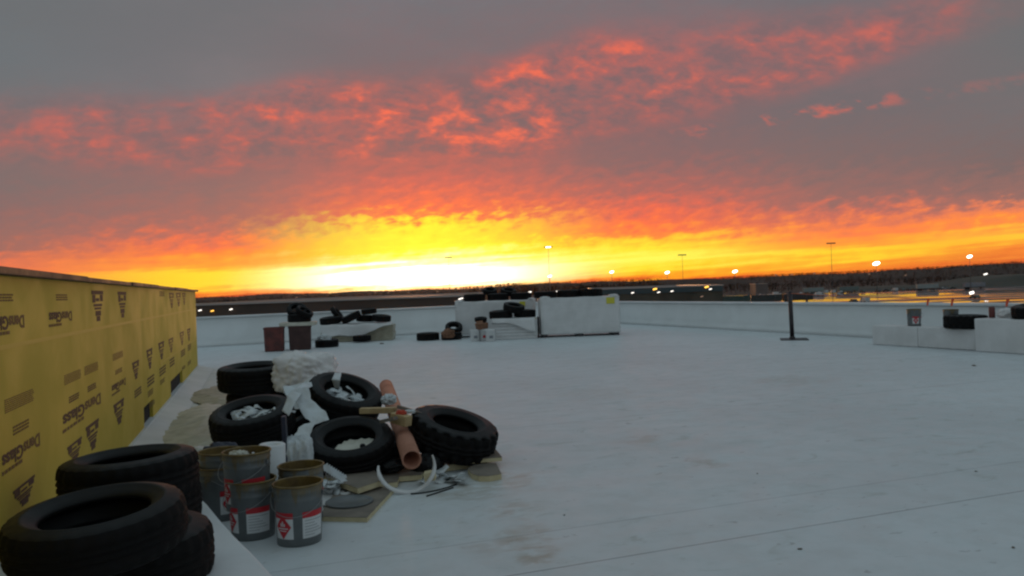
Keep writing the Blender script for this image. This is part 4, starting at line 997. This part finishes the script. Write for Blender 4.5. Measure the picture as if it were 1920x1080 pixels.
# far woods : one mass of bare winter trees
rw = random.Random(3)
def wood_mass(name, label, spots):
    b = MB(); bm_ = b.bm
    for (x, y, z, h) in spots:
        for k in range(rw.randint(16, 22)):
            f = rw.random(); cx = x + rw.gauss(0, h * .20); cy_ = y + rw.gauss(0, h * .2); cz = z + h * (.18 + .8 * f) - .25 * abs(cx - x)
            s_ = h * rw.uniform(.04, .10)
            ps = [bm_.verts.new((cx + s_ * rw.uniform(-1, 1), cy_ + s_ * rw.uniform(-1, 1), cz + s_ * rw.uniform(-.8, 1.0))) for _ in range(5)]
            for q_ in ((0, 1, 2), (0, 2, 3), (1, 3, 4), (2, 4, 0), (0, 3, 4)):
                bm_.faces.new([ps[i] for i in q_])
        a = bm_.verts.new((x - .25, y, z)); c_ = bm_.verts.new((x + .25, y, z)); e = bm_.verts.new((x + .05, y + .1, z + h * .95)); g_ = bm_.verts.new((x, y + .4, z))
        for q_ in ((a, c_, e), (c_, g_, e), (g_, a, e)): bm_.faces.new(q_)
    o = b.obj(name, M['wood_bark'], normals=False); o['kind'] = 'stuff'; o['label'] = label; o['category'] = 'woods'; return o
sp1 = []
for _ in range(3200):
    D = rw.uniform(1420, 1950) if rw.random() < .75 else rw.uniform(640, 1400); px = rw.uniform(1060, 2080); k = (px - 960) / F; x = k * D; hh_ = ridge(x, D)
    sp1.append((x, D, GZ + hh_ - .3, rw.uniform(5.0, 7.2) * (1 if D > 1400 else 1.1)))
wood_mass('woods', 'dark wooded hill along the horizon at the right', sp1)
sp2 = []
for _ in range(2600):
    D = rw.uniform(1020, 1330); px = rw.uniform(-200, 1240); k = (px - 960) / F
    base = 13.0 + 4.5 * noise.noise(Vector((px * .012, 0, 0))) + 2.5 * noise.noise(Vector((px * .05, 4, 0)))
    if px > 880: base += 4.5
    g_ = ridge2(k * D, D); sp2.append((k * D, D, GZ + g_ - .5, max(3.5, (base - g_ * .85) * .7 * rw.uniform(.75, 1.1))))
wood_mass('woods', 'low distant tree line under the sunset at the left', sp2)

# parked vehicles in the wet lot
def car_proto(name, colr, van=False):
    m = mat('car paint', colr, .3)
    t = bpy.data.objects.new(name, None); C.objects.link(t)
    b = MB()
    if van: prof = [(-2.6, .35), (2.6, .35), (2.6, 1.0), (2.1, 1.15), (1.6, 2.05), (-2.5, 2.1), (-2.6, 1.9)]
    else: prof = [(-2.2, .3), (2.2, .3), (2.25, .75), (1.1, .95), (.45, 1.42), (-1.1, 1.45), (-1.75, 1.0), (-2.2, .9)]
    n = len(prof); L_ = [b.bm.verts.new((x, -.88, z)) for x, z in prof]; R__ = [b.bm.verts.new((x, .88, z)) for x, z in prof]
    b.bm.faces.new(L_); b.bm.faces.new(list(reversed(R__)))
    for i in range(n): b.bm.faces.new([L_[i], R__[i], R__[(i + 1) % n], L_[(i + 1) % n]])
    b.obj('body', m, t, bevel=.06)
    b = MB()
    gl = [(.95, 1.0), (.42, 1.36), (-1.05, 1.38), (-1.55, 1.0)] if not van else [(2.0, 1.2), (1.62, 1.9), (.7, 1.9), (.7, 1.2)]
    for sy in (-.885, .885): b = MB(); b.face([(x, sy, z) for x, z in gl]); b.obj('window', M['glass'], t)
    for x in (-1.35, 1.4):
        for sy in (-.8, .8):
            b = MB(); bmesh.ops.create_cone(b.bm, cap_ends=True, segments=14, radius1=.33, radius2=.33, depth=.24, matrix=Matrix.Translation((x, sy, .33)) @ Matrix.Rotation(R(90), 4, 'X')); b.obj('wheel', M['rubber'], t)
    return t
protos = [('silver car parked in the wet lot beyond the right parapet', car_proto('parked_car', (.30, .31, .32))), ('dark car parked in the wet lot beyond the right parapet', car_proto('parked_car', (.02, .022, .026))), ('white van parked in the wet lot beyond the right parapet', car_proto('parked_van', (.55, .56, .56), True)), ('dull green car parked in the wet lot beyond the right parapet', car_proto('parked_car', (.04, .075, .07)))]
seen_p = set()
for row, (D, p0, p1, stp) in enumerate(((318, 1600, 1950, 22), (452, 1430, 1900, 14), (458, 1380, 1880, 17), (515, 1400, 1800, 13))):
    px = p0
    while px < p1:
        if rw.random() < (.72 if row > 1 else .5 if row else .25) and not (D > 290 and (px - 960) / F * D > 185 and 290 < D < 480):
            k = rw.choice((0, 1, 1, 2, 3)); lb, pr = protos[k]
            if k in seen_p: o = copy_tree(pr)
            else: o = pr; seen_p.add(k)
            o.location = ((px - 960) / F * D, D + rw.uniform(-1, 1), GZ + .01); o.rotation_euler = (0, 0, R(90 if rw.random() < .6 else 0) + rw.gauss(0, .04))
            tag(o, lb, 'van' if k == 2 else 'car', 'vehicles parked in the wet lot')
        px += stp * rw.uniform(.8, 1.3)
def trailer(px, D, label, colr):
    t = thing('box_trailer', label, 'trailer', ((px - 960) / F * D, D, GZ + .01), (0, 0, R(rw.choice((2, -3, 5)))))
    b = MB(); b.box((0, 0, 2.6), (13.0, 2.5, 2.7)); b.obj('box', mat('trailer skin', colr, .22, .2, .5), t, bevel=.05)
    b = MB(); b.box((0, 0, 1.13), (12.6, 1.1, .22)); b.obj('chassis', M['post'], t)
    for x in (-5.0, -3.8):
        b = MB(); bmesh.ops.create_cone(b.bm, cap_ends=True, segments=14, radius1=.5, radius2=.5, depth=2.3, matrix=Matrix.Translation((x, 0, .5)) @ Matrix.Rotation(R(90), 4, 'X')); b.obj('wheel_axle', M['rubber'], t)
    b = MB(); b.box((4.2, 0, .55), (.25, 1.8, 1.1)); b.obj('landing_leg', M['post'], t)
trailer(1376, 342, 'dark green box trailer nearest the factory end, in the lot', (.03, .07, .06))
trailer(1435, 342, 'second dark box trailer from the factory, left of the steel post', (.025, .04, .04))
trailer(1494, 343, 'dark box trailer showing just right of the top of the steel post', (.03, .035, .04))
trailer(1524, 520, 'pale grey box trailer behind the dark trailers, right of the steel post', (.22, .27, .26))
trailer(1590, 525, 'grey green box trailer further right behind the wet road', (.12, .17, .16))
trailer(1738, 505, 'pale box trailer at the foot of the wooded hill', (.30, .33, .32))
trailer(1826, 500, 'grey box trailer beside the bank at the right', (.24, .24, .26))

# light masts and lamps
def mast(px, ytop, D, label, lit=False, head_w=4.6):
    top = U(px, ytop, D); p = Vector((top.x, top.y, GZ)); H = top.z - GZ
    t = thing('light_mast', label, 'light mast', p, group='tall light masts against the sunset')
    b = MB(); b.tube([(0, 0, 0), (0, 0, H)], .16, 8, r2=.08); b.obj('pole', M['mast'], t)
    b = MB(); b.tube([(-head_w / 2, 0, H - .1), (head_w / 2, 0, H - .1)], .12, 8); b.obj('crossbar', M['mast'], t)
    for k in range(5):
        b = MB(); x = (k - 2) * head_w / 4.6; b.box((x, 0, H - .35), (.75, .7, .5), Euler((R(25), 0, 0)))
        o = b.obj('lamp_head', LAMP if lit and k in (1, 2, 3) else M['mast'], t, bevel=.06)
LAMP = emit('lit lamp', (1, .93, .80), 6.0); LAMP_O = emit('orange lamp', (1, .50, .07), 2.6); LAMP_W = emit('white lamp', (1, .92, .82), 2.2); LAMP_F = emit('faint lamp', (1, .6, .4), .28)
mast(1028, 462, 450, 'tall light mast above the biggest pallet, lamps lit', True)
mast(1279, 477, 470, 'tall light mast above the teal edged factory')
mast(1558, 455, 430, 'tall light mast right of the steel post, tallest of the masts')
mast(841, 482, 520, 'tall light mast standing in the brightest part of the sunset')
def yard_light(px, py, D, wd, hgt, m, label, group):
    c_ = U(px, py, D); t = thing('yard_light', label, 'yard light', (c_.x, c_.y, GZ), group=group); H = c_.z - GZ
    b = MB(); b.tube([(0, 0, 0), (0, 0, H)], .16, 8, r2=.09); b.obj('pole', M['mast'], t)
    b = MB(); bmesh.ops.create_uvsphere(b.bm, u_segments=16, v_segments=10, radius=1)
    for v in b.bm.verts: v.co = Vector((v.co.x * wd / 2, v.co.y * wd / 3, v.co.z * hgt / 2 + H)); v.co.z += v.co.x * .18
    b.obj('lamp', m, t, smooth=True)
gl_ = 'lit flood lights on the horizon'
yard_light(1031, 518, 420, 2.0, 1.0, LAMP, 'flood light glowing at the foot of the mast above the biggest pallet', gl_)
yard_light(1147, 510, 420, 2.2, 1.1, LAMP, 'flood light glowing just right of the biggest pallet', gl_)
yard_light(1251, 511, 420, 2.4, 1.2, LAMP, 'flood light glowing left of the factory mast', gl_)
yard_light(1378, 509, 420, 2.7, 1.3, LAMP, 'flood light glowing above the end of the teal edged factory', gl_)
yard_light(1643, 494, 420, 3.7, 1.8, LAMP, 'brightest flood light, above the woods right of the tallest mast', gl_)
yard_light(1818, 481, 420, 2.7, 1.4, LAMP, 'flood light glowing highest at the right over the woods', gl_)
def wall_light(px, py, D, m, label, wd=.8, hgt=.24, group='small lights beyond the roof'):
    c_ = U(px, py, D); t = thing('security_light', label, 'security light', c_, group=group); k = D / 150
    b = MB(); b.box((0, .25 * k, .1 * k), (wd * k * .5, .3 * k, hgt * k * 1.0)); b.obj('housing', M['mast'], t)
    b = MB(); b.box((0, 0, 0), (wd * k * .75, .2 * k, hgt * k * .8), Euler((0, R(-14), 0))); b.obj('lamp', m, t, bevel=.05 * k)
wall_light(375, 582, 149.4, LAMP_W, 'small white light on the warehouse wall beside the yellow wall end')
wall_light(398, 583, 149.4, LAMP_O, 'small orange light on the warehouse wall')
wall_light(433, 580, 149.4, LAMP_W, 'brightest small white light on the warehouse wall')
wall_light(864, 560, 148, LAMP_W, 'small white light over the left corner of the left pallet', 1.2)
for px, py, lb in ((993, 548, 'small white light above the gap between the pallets'), (1021, 548, 'small white light above the left end of the biggest pallet'), (1046, 546, 'brighter white light above the tyres on the biggest pallet')): wall_light(px, py, 205, LAMP_W, lb, .9, .3)
for px, py, m_, lb in ((1186, 549, LAMP_W, 'small white light at the left end of the factory'), (1228, 542, LAMP_O, 'orange light at the left of the factory roof edge'), (1235, 548, LAMP_W, 'small white light under the left orange factory light'), (1260, 546, LAMP_W, 'small white light in the middle of the factory front'), (1325, 538, LAMP_O, 'orange light near the right end of the factory'), (1332, 542, LAMP_W, 'small white light under the right orange factory light'), (1316, 556, LAMP_F, 'faint light low on the factory wall')):
    wall_light(px, py, 206, m_, lb, 1.0 if m_ is LAMP_O else .7, .34 if m_ is LAMP_O else .2)
wall_light(1848, 514, 520, LAMP_W, 'white light shining among the trees on the wooded hill', .9, .28)
wall_light(1822, 549, 320, LAMP_W, 'pair of white lights low in the wet lot', 1.1, .6)
for k, (px, py) in enumerate(((1455, 516), (1485, 515), (1527, 513), (1630, 514), (1698, 516), (766, 548), (728, 549), (704, 549), (820, 547), (865, 541), (900, 542), (556, 558))):
    wall_light(px, py, 560 if px > 1000 else 800, LAMP_F, 'faint warm light among the distant dark trees', .5, .14, 'faint lights in the woods')
for o in list(bpy.data.objects):
    if o.type == 'EMPTY' and 'category' not in o and o.parent is None: 
        for ch in [k for k in bpy.data.objects if k.parent == o]: bpy.data.objects.remove(ch)
        bpy.data.objects.remove(o)

# ------------------------------------------------------------------ thin warm volume added to imitate lens glare round the sunset
hz = bpy.data.materials.new('glare_volume'); hz.use_nodes = True; t = NT(hz.node_tree); t.n.clear()
pv_ = t.new('ShaderNodeVolumePrincipled'); pv_.inputs['Color'].default_value = (1, .74, .52, 1); pv_.inputs['Density'].default_value = .00003; pv_.inputs['Anisotropy'].default_value = .8
ou = t.new('ShaderNodeOutputMaterial'); t.l.new(pv_.outputs[0], ou.inputs['Volume'])
b = MB(); b.box((0, 1200, 16), (5300, 3100, 52)); o = b.obj('glare_volume', hz); o['kind'] = 'stuff'
